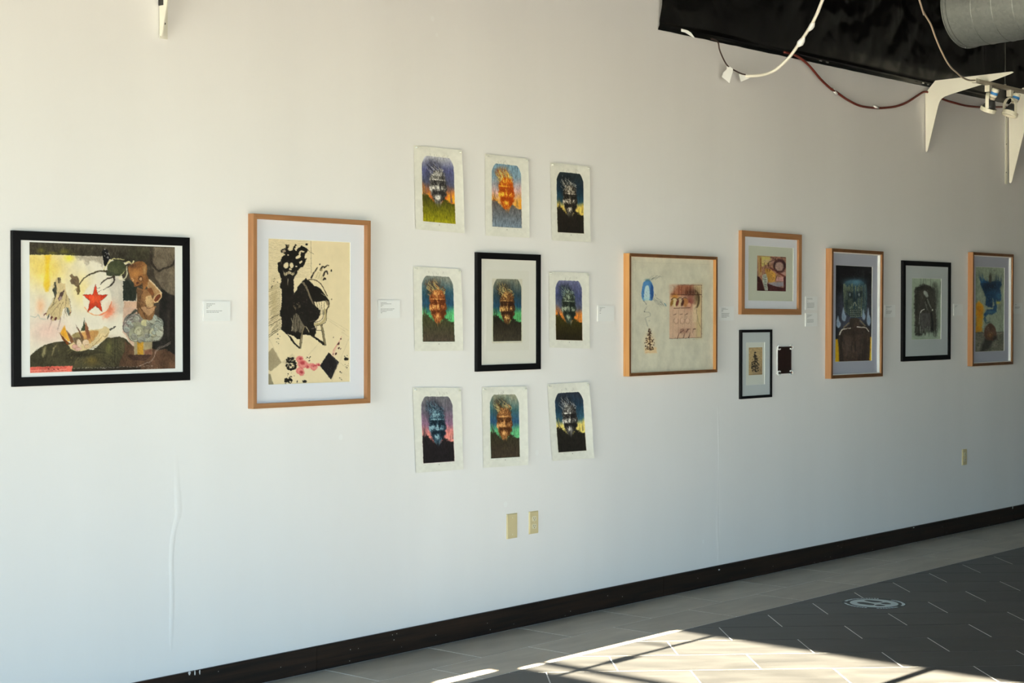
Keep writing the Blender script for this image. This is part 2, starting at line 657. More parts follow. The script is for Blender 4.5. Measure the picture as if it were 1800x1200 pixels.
def clip(poly, f):
    """keep the part of poly where f(p) <= 0"""
    out = []
    n = len(poly)
    for i in range(n):
        a, b = np.array(poly[i]), np.array(poly[(i + 1) % n])
        fa, fb = f(a), f(b)
        if fa <= 0:
            out.append(a)
        if fa * fb < 0:
            out.append(a + (b - a) * fa / (fa - fb))
    return out


def area2(poly):
    return abs(sum(poly[i][0] * poly[(i + 1) % len(poly)][1] - poly[(i + 1) % len(poly)][0] * poly[i][1] for i in range(len(poly)))) / 2


# two rows of pale border tiles along the wall
ROWB = [(-0.018, -0.361, 7.61, 0.650), (-0.361, -0.667, 7.292, 0.652)]
for y1, y0, xa, pitch in ROWB:
    me = None
    k0 = math.floor((X_LEFT - xa) / pitch)
    for k in range(k0, int((X_RIGHT - xa) / pitch) + 1):
        a, b = max(xa + k * pitch, X_LEFT), min(xa + (k + 1) * pitch, X_RIGHT)
        if b - a < 0.02:
            continue
        full = abs((b - a) - pitch) < 1e-6
        hw, hh = (b - a) / 2 - JT * 1.4, (y1 - y0) / 2 - JT
        if full and me is not None:
            m_ = me
        else:
            m_ = tile_mesh([(-hw, -hh), (hw, -hh), (hw, hh), (-hw, hh)], 'border_tile')
            m_.materials.append(M_TILE_PALE)
            if full:
                me = m_
        o = link('border_tile', m_, None, floor)
        o.location = ((a + b) / 2, (y0 + y1) / 2, 0)

# dark field tiles, running bond at 45 degrees to the wall
VP, UPITCH = 0.3275, 0.637
V0 = 3.415
S2 = math.sqrt(0.5)
YB = -0.667 - JT
hw, hh = UPITCH / 2 - JT, VP / 2 - JT
full_me = tile_mesh([(-hw, -hh), (hw, -hh), (hw, hh), (-hw, hh)], 'field_tile')
full_me.materials.append(M_TILE_DARK)
far_bm = bmesh.new()
R45 = Matrix.Rotation(-math.pi / 4, 4, 'Z')
lims = [lambda p: p[1] - YB, lambda p: Y_FRONT - p[1], lambda p: X_LEFT - p[0], lambda p: p[0] - X_RIGHT]
n_field = 0
for i in range(-40, 60):
    v = V0 + (i + 0.5) * VP
    off = 6.115 if i % 2 == 0 else 6.435
    for j in range(-40, 40):
        u = off + (j + 0.5) * UPITCH
        # u = (X-Y)/sqrt2, v = (X+Y)/sqrt2
        X, Y = (u + v) * S2, (v - u) * S2
        if X < X_LEFT - 0.5 or X > X_RIGHT + 0.5 or Y > 0 or Y < Y_FRONT - 0.5:
            continue
        corners = []
        for du, dv in ((-hw, -hh), (hw, -hh), (hw, hh), (-hw, hh)):
            corners.append(np.array([(u + du + v + dv) * S2, (v + dv - u - du) * S2]))
        poly = corners
        for f in lims:
            poly = clip(poly, f)
            if len(poly) < 3:
                break
        if len(poly) < 3 or area2(poly) < 2e-4:
            continue
        near = 4.2 < X < 13.6 and Y > -3.7
        whole = abs(area2(poly) - 4 * hw * hh) < 1e-6
        if near:
            n_field += 1
            if whole:
                o = link('field_tile', full_me, None, floor)
                o.location = (X, Y, 0)
                o.rotation_euler = (0, 0, -math.pi / 4)
            else:
                loc = []
                for p in poly:
                    q = R45.inverted() @ Vector((p[0] - X, p[1] - Y, 0))
                    loc.append((q.x, q.y))
                m_ = tile_mesh(loc, 'field_tile')
                m_.materials.append(M_TILE_DARK)
                o = link('field_tile', m_, None, floor)
                o.location = (X, Y, 0)
                o.rotation_euler = (0, 0, -math.pi / 4)
        else:
            A = [far_bm.verts.new((p[0], p[1], -0.007)) for p in poly]
            B = [far_bm.verts.new((p[0], p[1], 0)) for p in poly]
            far_bm.faces.new(B)
            for a in range(len(poly)):
                b = (a + 1) % len(poly)
                far_bm.faces.new((A[a], A[b], B[b], B[a]))
o = obj('field_tiles_beyond', far_bm, M_TILE_DARK, floor)
o['kind'] = 'stuff'

# ------------------------------------------------------------------ baseboard in lengths
base = struct(empty('baseboard_back', (6.5, -0.008, 0)))
cuts = [X_LEFT + 0.001] + [on_y(x, y)[0] for x, y in ((553, 1150), (1163, 1035), (1480, 965), (1657, 925), (1779, 893))] + [X_RIGHT - 0.001]
for a, b in zip(cuts[:-1], cuts[1:]):
    bm = bmesh.new()
    prism(bm, [(-0.0005, 0.0), (-0.0145, 0.0), (-0.0145, 0.104), (-0.011, 0.1085), (-0.0005, 0.1085)], 'x', a + 0.0012, b - 0.0012)
    part_abs('board', bm, M_BASE, base)
for (x, y, w, h) in ((333, 1183, 0.012, 0.016), (342.5, 1182, 0.006, 0.022), (351, 1181, 0.006, 0.02), (1264, 1001, 0.018, 0.008), (1780, 891, 0.01, 0.03), (1606, 927, 0.02, 0.006)):
    p = on_y(x, y, -0.0145)
    bm = bmesh.new()
    pts = [(p[0] + w * 0.5 * math.cos(t) * (1 + 0.3 * math.sin(3 * t + x)), p[2] + h * 0.5 * math.sin(t)) for t in [k * math.pi / 5 for k in range(10)]]
    prism(bm, pts, 'y', -0.0145, -0.0152)
    part_abs('paint_drip', bm, M_PAINT, base)


# ------------------------------------------------------------------ taped joints of the wall boards, standing slightly proud
def seam(path, name='joint_tape', m=M_WALL):
    """path: (px x, px y, half width m, height m); smooth swelling of the wall surface"""
    rows = []
    Q = smooth_path([np.array([on_y(x, y)[0], on_y(x, y)[2], w, h]) for x, y, w, h in path], 8)
    bm = bmesh.new()
    n = 11
    for q in Q:
        row = []
        for k in range(n):
            t = -1 + 2 * k / (n - 1)
            prof = (1 - t * t) ** 2 * .36
            row.append(bm.verts.new((q[0] + t * q[2], -q[3] * prof + 0.0004, q[1])))
        rows.append(row)
    for a, b in zip(rows[:-1], rows[1:]):
        for k in range(n - 1):
            bm.faces.new((a[k], a[k + 1], b[k + 1], b[k]))
    return obj(name, bm, m, wall_back, smooth=True)


seam([(293, 66, .012, .0015), (293, 110, .012, .0015), (294, 155, .014, .0016), (304, 178, .025, .0018), (313, 200, .022, .0016), (315, 230, .02, .0012), (314, 270, .018, .0010), (309, 320, .018, .0008), (307, 380, .012, .0004)])
seam([(308, 740, .012, .0004), (309, 800, .02, .0022), (311, 850, .022, .004), (313, 885, .026, .007), (313, 905, .024, .006), (307, 926, .02, .004), (303, 950, .018, .0055), (301, 990, .017, .006), (302, 1020, .017, .005), (302, 1070, .018, .005), (301, 1110, .018, .004), (301, 1150, .012, .001)])
seam([(1263, 95, .02, .0006), (1262, 240, .022, .0012), (1262, 400, .02, .0008)])
seam([(1262, 690, .014, .001), (1263, 750, .016, .004), (1264, 800, .016, .004), (1263, 860, .02, .0022), (1261, 920, .026, .0034), (1263, 960, .022, .004), (1263, 1000, .016, .002)])
# hard edge of the board behind the second joint
bm = bmesh.new()
X = on_y(1265.5, 850)[0]
prism(bm, [(X - 0.014, 0.0004), (X, -0.0008), (X + 0.0003, 0.0004)], 'z', 0.11, 1.0)
obj('board_edge', bm, M_WALL, wall_back)

# ================================================================== painting the prints: colours are laid on the sheets' own vertices
_rng = np.random.RandomState(11)
_TAB = _rng.rand(256, 256)


def vnoise(x, y):
    xi, yi = np.floor(x).astype(int), np.floor(y).astype(int)
    fx, fy = x - xi, y - yi
    fx, fy = fx * fx * (3 - 2 * fx), fy * fy * (3 - 2 * fy)
    a = _TAB[xi % 256, yi % 256]
    b = _TAB[(xi + 1) % 256, yi % 256]
    c = _TAB[xi % 256, (yi + 1) % 256]
    d = _TAB[(xi + 1) % 256, (yi + 1) % 256]
    return (a * (1 - fx) + b * fx) * (1 - fy) + (c * (1 - fx) + d * fx) * fy


def fbm(x, y, oc=4):
    s, a, t = 0, 1.0, 0
    for i in range(oc):
        s = s + a * vnoise(x * 2 ** i + 17 * i, y * 2 ** i + 31 * i)
        t += a
        a *= 0.55
    return s / t


def homography(src, dst):
    A, b = [], []
    for (x, y), (u, v) in zip(src, dst):
        A += [[x, y, 1, 0, 0, 0, -u * x, -u * y], [0, 0, 0, x, y, 1, -v * x, -v * y]]
        b += [u, v]
    h = np.linalg.solve(np.array(A, float), np.array(b, float))
    return np.append(h, 1).reshape(3, 3)


def crop(x0, y0, s):
    def f(*pts):
        return [(x0 + p[0] / s, y0 + p[1] / s) for p in pts]
    f.s = s
    f.o = (x0, y0)
    return f


class Art:
    """canvas of nu x nv samples; quad = where its corners lie in drawing units (tl, tr, br, bl)"""

    def __init__(self, nu, nv, quad, base):
        self.nu, self.nv = nu, nv
        U, V = np.meshgrid(np.linspace(0, 1, nu), np.linspace(0, 1, nv))
        Hm = homography([(0, 0), (1, 0), (1, 1), (0, 1)], quad)
        w = Hm[2, 0] * U + Hm[2, 1] * V + 1
        self.x = ((Hm[0, 0] * U + Hm[0, 1] * V + Hm[0, 2]) / w).ravel()
        self.y = ((Hm[1, 0] * U + Hm[1, 1] * V + Hm[1, 2]) / w).ravel()
        self.u, self.v = U.ravel(), V.ravel()
        self.c = np.tile(np.array(base, float), (nu * nv, 1))
        self.step = abs(quad[1][0] - quad[0][0]) / nu

    def put(self, idx, a, col):
        col = np.array(col, float)
        a = np.clip(a, 0, 1)[:, None]
        self.c[idx] = self.c[idx] * (1 - a) + col * a

    def near(self, pts, m):
        P = np.array(pts)
        return np.nonzero((self.x > P[:, 0].min() - m) & (self.x < P[:, 0].max() + m) & (self.y > P[:, 1].min() - m) & (self.y < P[:, 1].max() + m))[0]

    def poly(self, pts, col, a=1.0, soft=None, sm=False, rag=0.0, rf=0.35, tex=None):
        if sm:
            pts = [tuple(p) for p in smooth_path(pts, 5, closed=True)]
        soft = soft or self.step * 1.2
        i = self.near(pts, soft + rag)
        if len(i) == 0:
            return
        x, y = self.x[i], self.y[i]
        d = np.full(len(i), 1e9)
        ins = np.zeros(len(i), bool)
        n = len(pts)
        for k in range(n):
            x0, y0 = pts[k]
            x1, y1 = pts[(k + 1) % n]
            dx, dy = x1 - x0, y1 - y0
            L = dx * dx + dy * dy + 1e-12
            t = np.clip(((x - x0) * dx + (y - y0) * dy) / L, 0, 1)
            d = np.minimum(d, (x - x0 - t * dx) ** 2 + (y - y0 - t * dy) ** 2)
            cr = (y0 > y) != (y1 > y)
            if abs(dy) > 1e-12:
                ins ^= cr & (x < x0 + (y - y0) / dy * dx)
        sd = np.sqrt(d) * np.where(ins, -1, 1)
        if rag:
            sd = sd + (fbm(x * rf, y * rf, 3) - 0.5) * 2 * rag
        al = np.clip(0.5 - sd / soft, 0, 1) * a
        if tex is not None:
            al = al * tex(x, y)
        self.put(i, al, col)

    def ell(self, c, r, col, a=1.0, soft=0.15, rot=0.0, rag=0.0, rf=0.35, tex=None):
        """soft: width of the edge as a share of the radius"""
        c = c[0] if isinstance(c, list) else c
        m = max(r) * (1 + soft) + rag
        i = self.near([c], m)
        if len(i) == 0:
            return
        x, y = self.x[i] - c[0], self.y[i] - c[1]
        co, si = math.cos(rot), math.sin(rot)
        q = np.sqrt(((x * co + y * si) / r[0]) ** 2 + ((-x * si + y * co) / r[1]) ** 2)
        if rag:
            q = q + (fbm(self.x[i] * rf, self.y[i] * rf, 3) - 0.5) * 2 * rag / max(r)
        s = max(soft, self.step / max(r))
        al = np.clip(0.5 - (q - 1) / s, 0, 1) * a
        if tex is not None:
            al = al * tex(self.x[i], self.y[i])
        self.put(i, al, col)

    def glow(self, c, r, col, a=1.0):
        c = c[0] if isinstance(c, list) else c
        i = self.near([c], max(r) * 1.6)
        q = ((self.x[i] - c[0]) / r[0]) ** 2 + ((self.y[i] - c[1]) / r[1]) ** 2
        self.put(i, np.exp(-q * 1.4) * a, col)

    def line(self, pts, w, col, a=1.0, w1=None, sm=True, soft=None):
        """stroke of width w tapering to w1"""
        if sm and len(pts) > 2:
            pts = smooth_path(pts, 6)
        soft = soft or self.step * 1.2
        w1 = w if w1 is None else w1
        i = self.near(pts, max(w, w1) + soft)
        if len(i) == 0:
            return
        x, y = self.x[i], self.y[i]
        al = np.zeros(len(i))
        n = len(pts) - 1
        for k in range(n):
            x0, y0 = pts[k]
            x1, y1 = pts[k + 1]
            dx, dy = x1 - x0, y1 - y0
            t = np.clip(((x - x0) * dx + (y - y0) * dy) / (dx * dx + dy * dy + 1e-12), 0, 1)
            d = np.hypot(x - x0 - t * dx, y - y0 - t * dy)
            ww = (w + (w1 - w) * (k + t) / n) / 2
            al = np.maximum(al, np.clip(0.5 - (d - ww) / soft, 0, 1) * np.minimum(1, (2 * ww + 1e-6) / soft + 0.15))
        self.put(i, al * a, col)

    def ring(self, c, r, w, col, a=1.0, a0=0, a1=360):
        c = c[0] if isinstance(c, list) else c
        self.line([(c[0] + r[0] * math.cos(math.radians(t)), c[1] + r[1] * math.sin(math.radians(t))) for t in np.linspace(a0, a1, 22)], w, col, a, sm=False)

    def dots(self, c, r, n, size, col, seed, a=1.0):
        c = c[0] if isinstance(c, list) else c
        rs = random.Random(seed)
        for _ in range(n):
            t, q = rs.random() * 6.283, math.sqrt(rs.random())
            s = size * (0.35 + rs.random())
            self.ell((c[0] + r[0] * q * math.cos(t), c[1] + r[1] * q * math.sin(t)), (s * (0.6 + 0.8 * rs.random()), s), col, a, 0.4, rs.random() * 3)

    def grain(self, fx, fy, lo, hi, amt, region=None):
        i = np.arange(len(self.x)) if region is None else region
        f = fbm(self.x[i] * fx, self.y[i] * fy, 3)
        k = 1 + amt * np.clip((f - lo) / (hi - lo) * 2 - 1, -1, 1)
        self.c[i] *= k[:, None]

    def rough(self, amp=1.6, blot=.22, seed=0):
        """hand-made look: edges wander a little, darks break up, washes pool"""
        nu, nv = self.nu, self.nv
        J, I = np.meshgrid(np.arange(nu), np.arange(nv))
        s = 1.0 / max(self.step, 1e-6)
        fx, fy = J / s, I / s
        dx = (fbm(J * .22 + seed, I * .22, 3) - .5) * 2 * amp + (fbm(J * .6, I * .6 + seed, 2) - .5) * amp
        dy = (fbm(J * .22 + 50, I * .22 + seed, 3) - .5) * 2 * amp + (fbm(J * .6 + 90, I * .6, 2) - .5) * amp
        jj = np.clip(np.round(J + dx), 0, nu - 1).astype(int)
        ii = np.clip(np.round(I + dy), 0, nv - 1).astype(int)
        c = self.c.reshape(nv, nu, 3)[ii, jj]
        lum = c.mean(axis=2, keepdims=True) / 255
        n1 = fbm(J * .06 + seed, I * .045, 4)[..., None] - .5
        n2 = fbm(J * .5, I * .3 + seed, 2)[..., None] - .5
        k = np.clip(1.0 - lum, .05, 1)
        c = c * (1 + blot * k * (2.2 * n1 + 1.1 * n2)) + 255 * .10 * blot * k * (n1 + n2)
        self.c = np.clip(c, 0, 255).reshape(-1, 3)

    def hatch(self, pts, n, ln, ang, w, cols, seed, a=.6, jit=.3):
        """short strokes scattered inside a polygon"""
        rs = random.Random(seed)
        P = np.array(pts)
        lo, hi = P.min(0), P.max(0)
        k = 0
        for _ in range(n * 6):
            x, y = rs.uniform(lo[0], hi[0]), rs.uniform(lo[1], hi[1])
            ins = False
            for i in range(len(pts)):
                x0, y0 = pts[i]
                x1, y1 = pts[(i + 1) % len(pts)]
                if (y0 > y) != (y1 > y) and x < x0 + (y - y0) / (y1 - y0) * (x1 - x0):
                    ins = not ins
            if not ins:
                continue
            t = ang + rs.uniform(-jit, jit)
            l = ln * rs.uniform(.4, 1.2)
            self.line([(x - l / 2 * math.cos(t), y - l / 2 * math.sin(t)), (x, y + rs.uniform(-.3, .3)), (x + l / 2 * math.cos(t), y + l / 2 * math.sin(t))], w * rs.uniform(.5, 1.3), rs.choice(cols), a, w * .3)
            k += 1
            if k >= n:
                break

    def scribble(self, p0, p1, h, w, col, seed, a=0.8, gap=0.25, step=1.1):
        """illegible hand lettering between two points"""
        rs = random.Random(seed)
        L = math.hypot(p1[0] - p0[0], p1[1] - p0[1])
        t, word = 0.0, []
        while t < L:
            f = t / L
            word.append((p0[0] + (p1[0] - p0[0]) * f, p0[1] + (p1[1] - p0[1]) * f + (rs.random() - 0.5) * h * (2.2 if rs.random() < 0.2 else 1)))
            t += step * (0.6 + rs.random() * 0.8)
            if rs.random() < gap and len(word) > 2:
                self.line(word, w, col, a, sm=False)
                word = []
                t += step * 1.6
        if len(word) > 1:
            self.line(word, w, col, a, sm=False)

    def mesh(self, name, gain, fn):
        """fn(u, v) -> 3D point arrays for the canvas"""
        nu, nv = self.nu, self.nv
        P = np.stack(fn(self.u, self.v), axis=1).astype(np.float32)
        me = bpy.data.meshes.new(name)
        idx = np.arange(nu * nv).reshape(nv, nu)
        q = np.stack([idx[:-1, :-1], idx[1:, :-1], idx[1:, 1:], idx[:-1, 1:]], axis=-1).reshape(-1, 4)
        me.vertices.add(nu * nv)
        me.vertices.foreach_set('co', P.ravel())
        me.loops.add(q.size)
        me.loops.foreach_set('vertex_index', q.ravel().astype(np.int32))
        me.polygons.add(len(q))
        me.polygons.foreach_set('loop_start', np.arange(0, q.size, 4, dtype=np.int32))
        me.polygons.foreach_set('loop_total', np.full(len(q), 4, dtype=np.int32))
        me.polygons.foreach_set('use_smooth', np.ones(len(q), dtype=bool))
        me.update()
        me.validate()
        lin = np.clip(srgb(np.clip(self.c, 0, 255)) * gain, 0.003, 0.84)
        at = me.color_attributes.new('ink', 'FLOAT_COLOR', 'POINT')
        at.data.foreach_set('color', np.concatenate([lin, np.ones((len(lin), 1))], axis=1).astype(np.float32).ravel())
        me.materials.append(M_INK)
        return me


# ------------------------------------------------------------------ the wide ink and watercolour picture with the red star
def art_star():
    G, A, B = crop(0, 380, 3.75), crop(45, 420, 9.23), crop(175, 420, 9.23)
    C, D = crop(45, 540, 9.6), crop(175, 540, 9.6)
    q = [(50.7, 425.3), (306.7, 434.2), (308.6, 647.5), (54.0, 655.2)]
    a = Art(380, 320, q, (240, 231, 212))
    a.glow(A((330, 480)), (44, 40), (250, 218, 112), 1)
    a.glow(A((120, 330)), (16, 22), (250, 220, 120), .8)
    a.glow(A((900, 820)), (22, 36), (249, 226, 150), .8)
    a.glow(A((700, 310)), (11, 8), (250, 234, 90), 1)
    a.poly(A((300, 255), (405, 255), (380, 420), (375, 560), (392, 760), (360, 850), (320, 850), (285, 740), (318, 560), (316, 400)), (250, 204, 58), .9, 4)
    a.glow(C((380, 400)), (38, 28), (240, 205, 190), .95)
    a.glow(A((240, 1090)), (9, 16), (246, 185, 140), .8)
    a.poly(D((0, 560), (40, 470), (420, 470), (560, 640), (420, 820), (0, 820)), (228, 208, 190), .6, 6)
    a.poly(B((200, 620), (400, 620), (400, 1200), (240, 1200), (150, 900)), (188, 178, 165), .55, 8)
    a.poly(B((390, 1010), (610, 1010), (640, 1250), (600, 1420), (520, 1750), (410, 1500)), (214, 172, 145), .9, 2, rag=1.5)
    a.poly(D((395, 0), (660, 0), (600, 660), (560, 660), (500, 560), (390, 420)), (216, 180, 158), .9, 2)
    # dark upper band and the dark mass on the right
    dk = lambda x, y: 0.82 + 0.3 * fbm(x * .5, y * .2, 3)
    a.poly(A((40, 40), (1292, 80)) + B((1240, 110), (1240, 560), (760, 560), (600, 420), (120, 320)) + A((1240, 282), (830, 272), (640, 258), (50, 252)), (62, 56, 45), 1, None, tex=dk)
    a.poly(G((905, 600), (1165, 500), (1165, 1020), (860, 1020), (905, 900)), (74, 62, 52), 1, 3)
    a.poly(G((800, 330), (1165, 190), (1165, 1010), (1010, 1010), (1008, 800), (1080, 760), (1050, 640), (940, 560), (870, 470), (800, 400)), (70, 61, 51), 1, 1)
    for p, r, k in (((240, 190), (7, 5), .7), ((430, 232), (9, 3), .6), ((620, 205), (10, 5), .6), ((760, 245), (5, 2), .5)):
        a.glow(A(p), r, (150, 146, 52), k)
    a.poly(A((800, 275), (1240, 285), (1250, 470), (1200, 400), (1120, 350), (1050, 340), (980, 430), (930, 340), (860, 330)), (140, 124, 104), .55, 4, rag=3)
    a.poly(B((880, 130), (1218, 135), (1222, 930), (1100, 900), (1000, 780), (900, 620), (850, 420), (880, 210)), (118, 105, 88), 1, 3, rag=2, tex=dk)
    a.poly(B((470, 130), (810, 130), (800, 330), (560, 350), (470, 300)), (66, 62, 46), .9, 4)
    a.line(B((830, 160), (830, 300), (850, 400), (900, 470), (960, 520), (1030, 480), (1100, 460), (1180, 420), (1215, 340)), 4, (52, 44, 38), .9, 3)
    a.poly(B((1000, 790), (1110, 880), (1226, 920)) + D((1285, 300), (1285, 840), (1150, 720), (1020, 700), (900, 720), (895, 570), (1030, 560), (1085, 330), (1000, 120)), (40, 36, 33), 1, 2, rag=1.5)
    a.poly(D((1150, 40), (1190, 60), (1180, 330), (1160, 560), (1140, 300)), (78, 68, 60), .6, 4)
    a.poly(B((375, 690), (470, 650), (610, 760), (590, 1003), (380, 1005)), (46, 50, 42), 1, 1)
    a.line(B((460, 700), (500, 800), (500, 1000)), 3, (34, 38, 32), .8)
    # round dark glass with its pale rim
    a.ell(B((270, 470)), (16.5, 14), (76, 80, 54), 1, .08)
    a.poly(B((105, 500), (330, 590), (200, 602), (102, 592)), (66, 68, 50), 1)
    a.line(B((58, 505), (110, 420), (180, 340), (265, 318), (390, 338)), 1.9, (222, 212, 148), 1, 1.0)
    a.line(B((432, 440), (440, 560), (400, 640), (330, 668)), 1.5, (205, 198, 168), 1, 2.4)
    a.line(B((300, 620), (360, 575), (400, 520)), 1.2, (200, 195, 140), 1)
    a.poly(B((300, 610), (368, 600), (372, 665), (310, 660)), (236, 226, 204), 1)
    a.line(B((415, 390), (470, 368), (515, 405), (550, 360)), 2.6, (236, 228, 172), 1)
    a.poly(B((30, 200), (80, 158), (130, 190), (140, 250), (165, 300), (135, 370), (82, 450), (50, 340), (40, 250)), (20, 18, 22), 1, sm=True)
    a.dots(B((100, 240)), (6, 9), 12, .55, (210, 208, 205), 3)
    # dark limbs, bird
    a.line(A((868, 738), (930, 650), (1010, 590), (1100, 550), (1200, 522), (1300, 520)) + B((100, 528)), 2.0, (70, 60, 38), 1, 3.4)
    a.line(B((235, 615), (125, 640), (55, 690), (10, 740)), 3.4, (66, 54, 42), 1, 1.2)
    a.line(B((225, 612), (232, 690), (150, 770), (65, 820)), 3.6, (62, 50, 40), 1, 1.2)
    a.line(A((1100, 830), (1210, 780)), .7, (110, 90, 70), .8)
    a.poly(A((712, 600), (745, 565), (785, 600), (838, 602), (862, 660), (866, 740), (882, 860), (866, 905), (836, 912), (815, 805), (780, 855), (830, 778), (780, 742), (735, 725), (713, 680), (740, 640)), (134, 112, 84), 1)
    a.poly(A((830, 760), (868, 745), (882, 860), (866, 905), (836, 912)), (112, 92, 56), 1)
    a.ell(A((780, 680)), (4, 4.5), (118, 96, 76), .8, .5)
    # star in its ring
    a.glow(G((720, 615)), (13, 15), (240, 150, 118), .95)
    a.poly(B((150, 1000), (185, 1040), (170, 1100), (225, 1130), (200, 1200), (160, 1260), (60, 1290), (100, 1180)), (236, 130, 96), .7, 5, rag=3)
    a.ell(G((640, 548)), (25.5, 28), (243, 234, 214), .8, .1)
    a.ring(G((640, 548)), (25, 28), 1.6, (238, 170, 118), .9, 30, 150)
    a.ring(G((640, 548)), (25, 28), 2.2, (236, 132, 92), .9, 10, 80)
    star = A((1128, 735), (1172, 905), (1337, 908), (1205, 1010), (1250, 1183), (1130, 1085), (1003, 1187), (1045, 1005), (922, 905), (1090, 905))
    a.poly(star, (212, 62, 34), 1)
    a.ell(A((1130, 980)), (9, 9), (236, 92, 52), .9, .9, rag=3)
    a.line(star + star[:1], .7, (120, 44, 28), .8, sm=False)
    for p in (A((1180, 860), (1230, 815)), A((1190, 790), (1150, 810)), A((1260, 825), (1300, 800)), A((1212, 740), (1250, 690), (1300, 660))):
        a.line(p, 1.1, (60, 50, 40), .9, .4)
    # falling hand
    a.poly(G((345, 480), (352, 440), (378, 404), (398, 404), (402, 440), (428, 446), (432, 492), (452, 545), (470, 630), (466, 658), (448, 648), (432, 600), (414, 612), (404, 664), (388, 684), (372, 680), (345, 692), (330, 648), (305, 660), (300, 642), (340, 572), (362, 520)), (216, 192, 144), 1)
    a.poly(A((430, 815), (468, 782), (448, 700), (486, 698), (500, 780), (496, 900), (440, 1085), (470, 930)), (72, 72, 60), 1)
    a.poly(A((518, 625), (562, 622), (572, 705), (520, 715)), (150, 132, 98), 1)
    a.line(A((530, 630), (535, 710)), 1.2, (40, 36, 30))
    a.dots(A((555, 660)), (1.3, 4), 7, .5, (40, 34, 30), 5)
    a.poly(A((520, 965), (560, 870), (628, 818), (600, 940), (545, 1012)), (92, 70, 64), 1)
    a.ell(A((560, 965)), (2.2, 3.6), (176, 150, 150), .9, .5, .6)
    for p in (A((500, 1010), (430, 1090), (340, 1180)), A((560, 1040), (480, 1130), (400, 1250)), A((610, 1020), (560, 1130), (545, 1290)), A((660, 900), (650, 1040), (620, 1280)), A((700, 960), (730, 1080), (745, 1200)), A((470, 940), (500, 880), (495, 780)), A((640, 1110), (650, 1200), (680, 1260))):
        a.line(p, .9, (96, 74, 52), .8, .4)
    a.poly(C((680, 0), (720, 10), (750, 130), (735, 155), (690, 80)), (110, 116, 108), 1)
    for p, r in (((330, 115), (3.6, 1.2)), ((385, 155), (1.2, 5)), ((437, 178), (1.5, 3.4)), ((508, 195), (1.8, 3.6)), ((755, 95), (1.2, 2))):
        a.ell(C(p), r, (112, 52, 48) if p[0] != 385 else (92, 92, 84), 1, .3, -.9 if p[0] == 330 else .35)
    a.line(C((440, 215), (415, 310), (388, 410)), 2.2, (206, 168, 156), .8, .5)
    a.line(C((592, 170), (565, 300), (535, 430)), 2.4, (170, 140, 130), .8, .5)
    a.line(C((90, 150), (170, 165), (220, 130), (250, 190), (340, 200)), 1.4, (190, 192, 180), .8)
    # mound with its combed strokes
    a.poly(G((195, 925), (225, 895), (260, 868), (310, 843), (370, 828), (440, 822), (520, 870), (620, 880), (700, 802), (790, 793), (835, 812), (872, 850), (890, 882), (905, 1020), (480, 1025), (195, 995)), (72, 66, 46), 1)
    rs = random.Random(4)
    for k in range(46):
        cx, cy = 640 + rs.uniform(-30, 30), 985 + rs.uniform(-10, 40)
        rr = rs.uniform(60, 230)
        t0 = rs.uniform(190, 330)
        pts = [(cx + rr * 1.1 * math.cos(math.radians(t)), cy + rr * .8 * math.sin(math.radians(t))) for t in np.linspace(t0, t0 + rs.uniform(20, 50), 6)]
        pts = [p for p in pts if 205 < p[0] < 860 and p[1] > 850 and p[1] < 1015]
        if len(pts) > 2:
            a.line(G(*pts), rs.uniform(.4, 1.1), rs.choice([(40, 36, 26), (112, 104, 64), (50, 44, 30), (132, 120, 74), (34, 30, 24)]), .7)
    a.glow(C((1130, 900)), (13, 9), (142, 120, 56), .7)
    a.glow(C((950, 800)), (20, 4), (34, 31, 24), .8)
    a.glow(D((160, 680)), (7, 15), (122, 122, 66), .6)
    a.poly(C((352, 655), (335, 780), (300, 850), (275, 800), (310, 690)), (154, 142, 102), .85, 3)
    a.poly(C((530, 620), (478, 740), (455, 825), (447, 800), (475, 680)), (164, 150, 108), .9, 2)
    for k in range(16):
        x = 205 + k * 14
        a.line(D((x, 500 + 6 * k), (x + 2, 960)), .5, rs.choice([(44, 42, 30), (116, 116, 80), (90, 86, 60)]), .7)
    # ground, column and tilted slab on the right
    a.poly(D((330, 1040), (350, 900), (430, 740), (420, 560), (520, 640), (590, 662), (900, 700), (1010, 730), (1110, 700), (1290, 810), (1290, 1060), (330, 1060)), (98, 70, 52), 1, 1, tex=lambda x, y: .75 + .5 * fbm(x * .3, y * .3, 3))
    a.glow(D((540, 760)), (10, 6), (128, 92, 68), .7)
    a.poly(D((585, 530), (892, 560), (890, 800), (590, 800)), (168, 152, 118), 1)
    a.poly(D((640, 545), (740, 545), (748, 800), (640, 800)), (192, 142, 44), .95, 2)
    a.poly(D((760, 720), (890, 700), (890, 800), (755, 800)), (128, 84, 66), .9, 2)
    a.poly(D((455, 798), (890, 800), (780, 900), (570, 890)), (70, 48, 40), 1)
    for s in (0, 28):
        a.line(D((1195, 585 + s), (1110, 645 + s * .6), (1000, 672 + s), (950, 750 + s), (925, 830), (880, 900 + s * .5), (780, 945), (690, 990)), 1.0, (176, 160, 150), .7, .6)
    # billowing cloud
    a.poly(D((470, 200), (620, 120), (880, 110), (1040, 260), (1060, 480), (900, 580), (560, 560), (440, 400)), (150, 146, 132), 1, 2, sm=True)
    for p, r, c in (((560, 240), (150, 135), (140, 128, 124)), ((470, 330), (82, 110), (146, 124, 122)), ((960, 280), (120, 115), (142, 148, 138)), ((905, 190), (62, 52), (162, 178, 170)), ((600, 470), (112, 115), (166, 164, 138)), ((960, 450), (110, 120), (166, 166, 150)), ((790, 480), (130, 110), (170, 165, 142)), ((620, 350), (130, 110), (160, 158, 136)), ((765, 262), (66, 54), (206, 198, 152))):
        a.ell(D(p), (r[0] / 9.6, r[1] / 9.6), c, 1, .12)
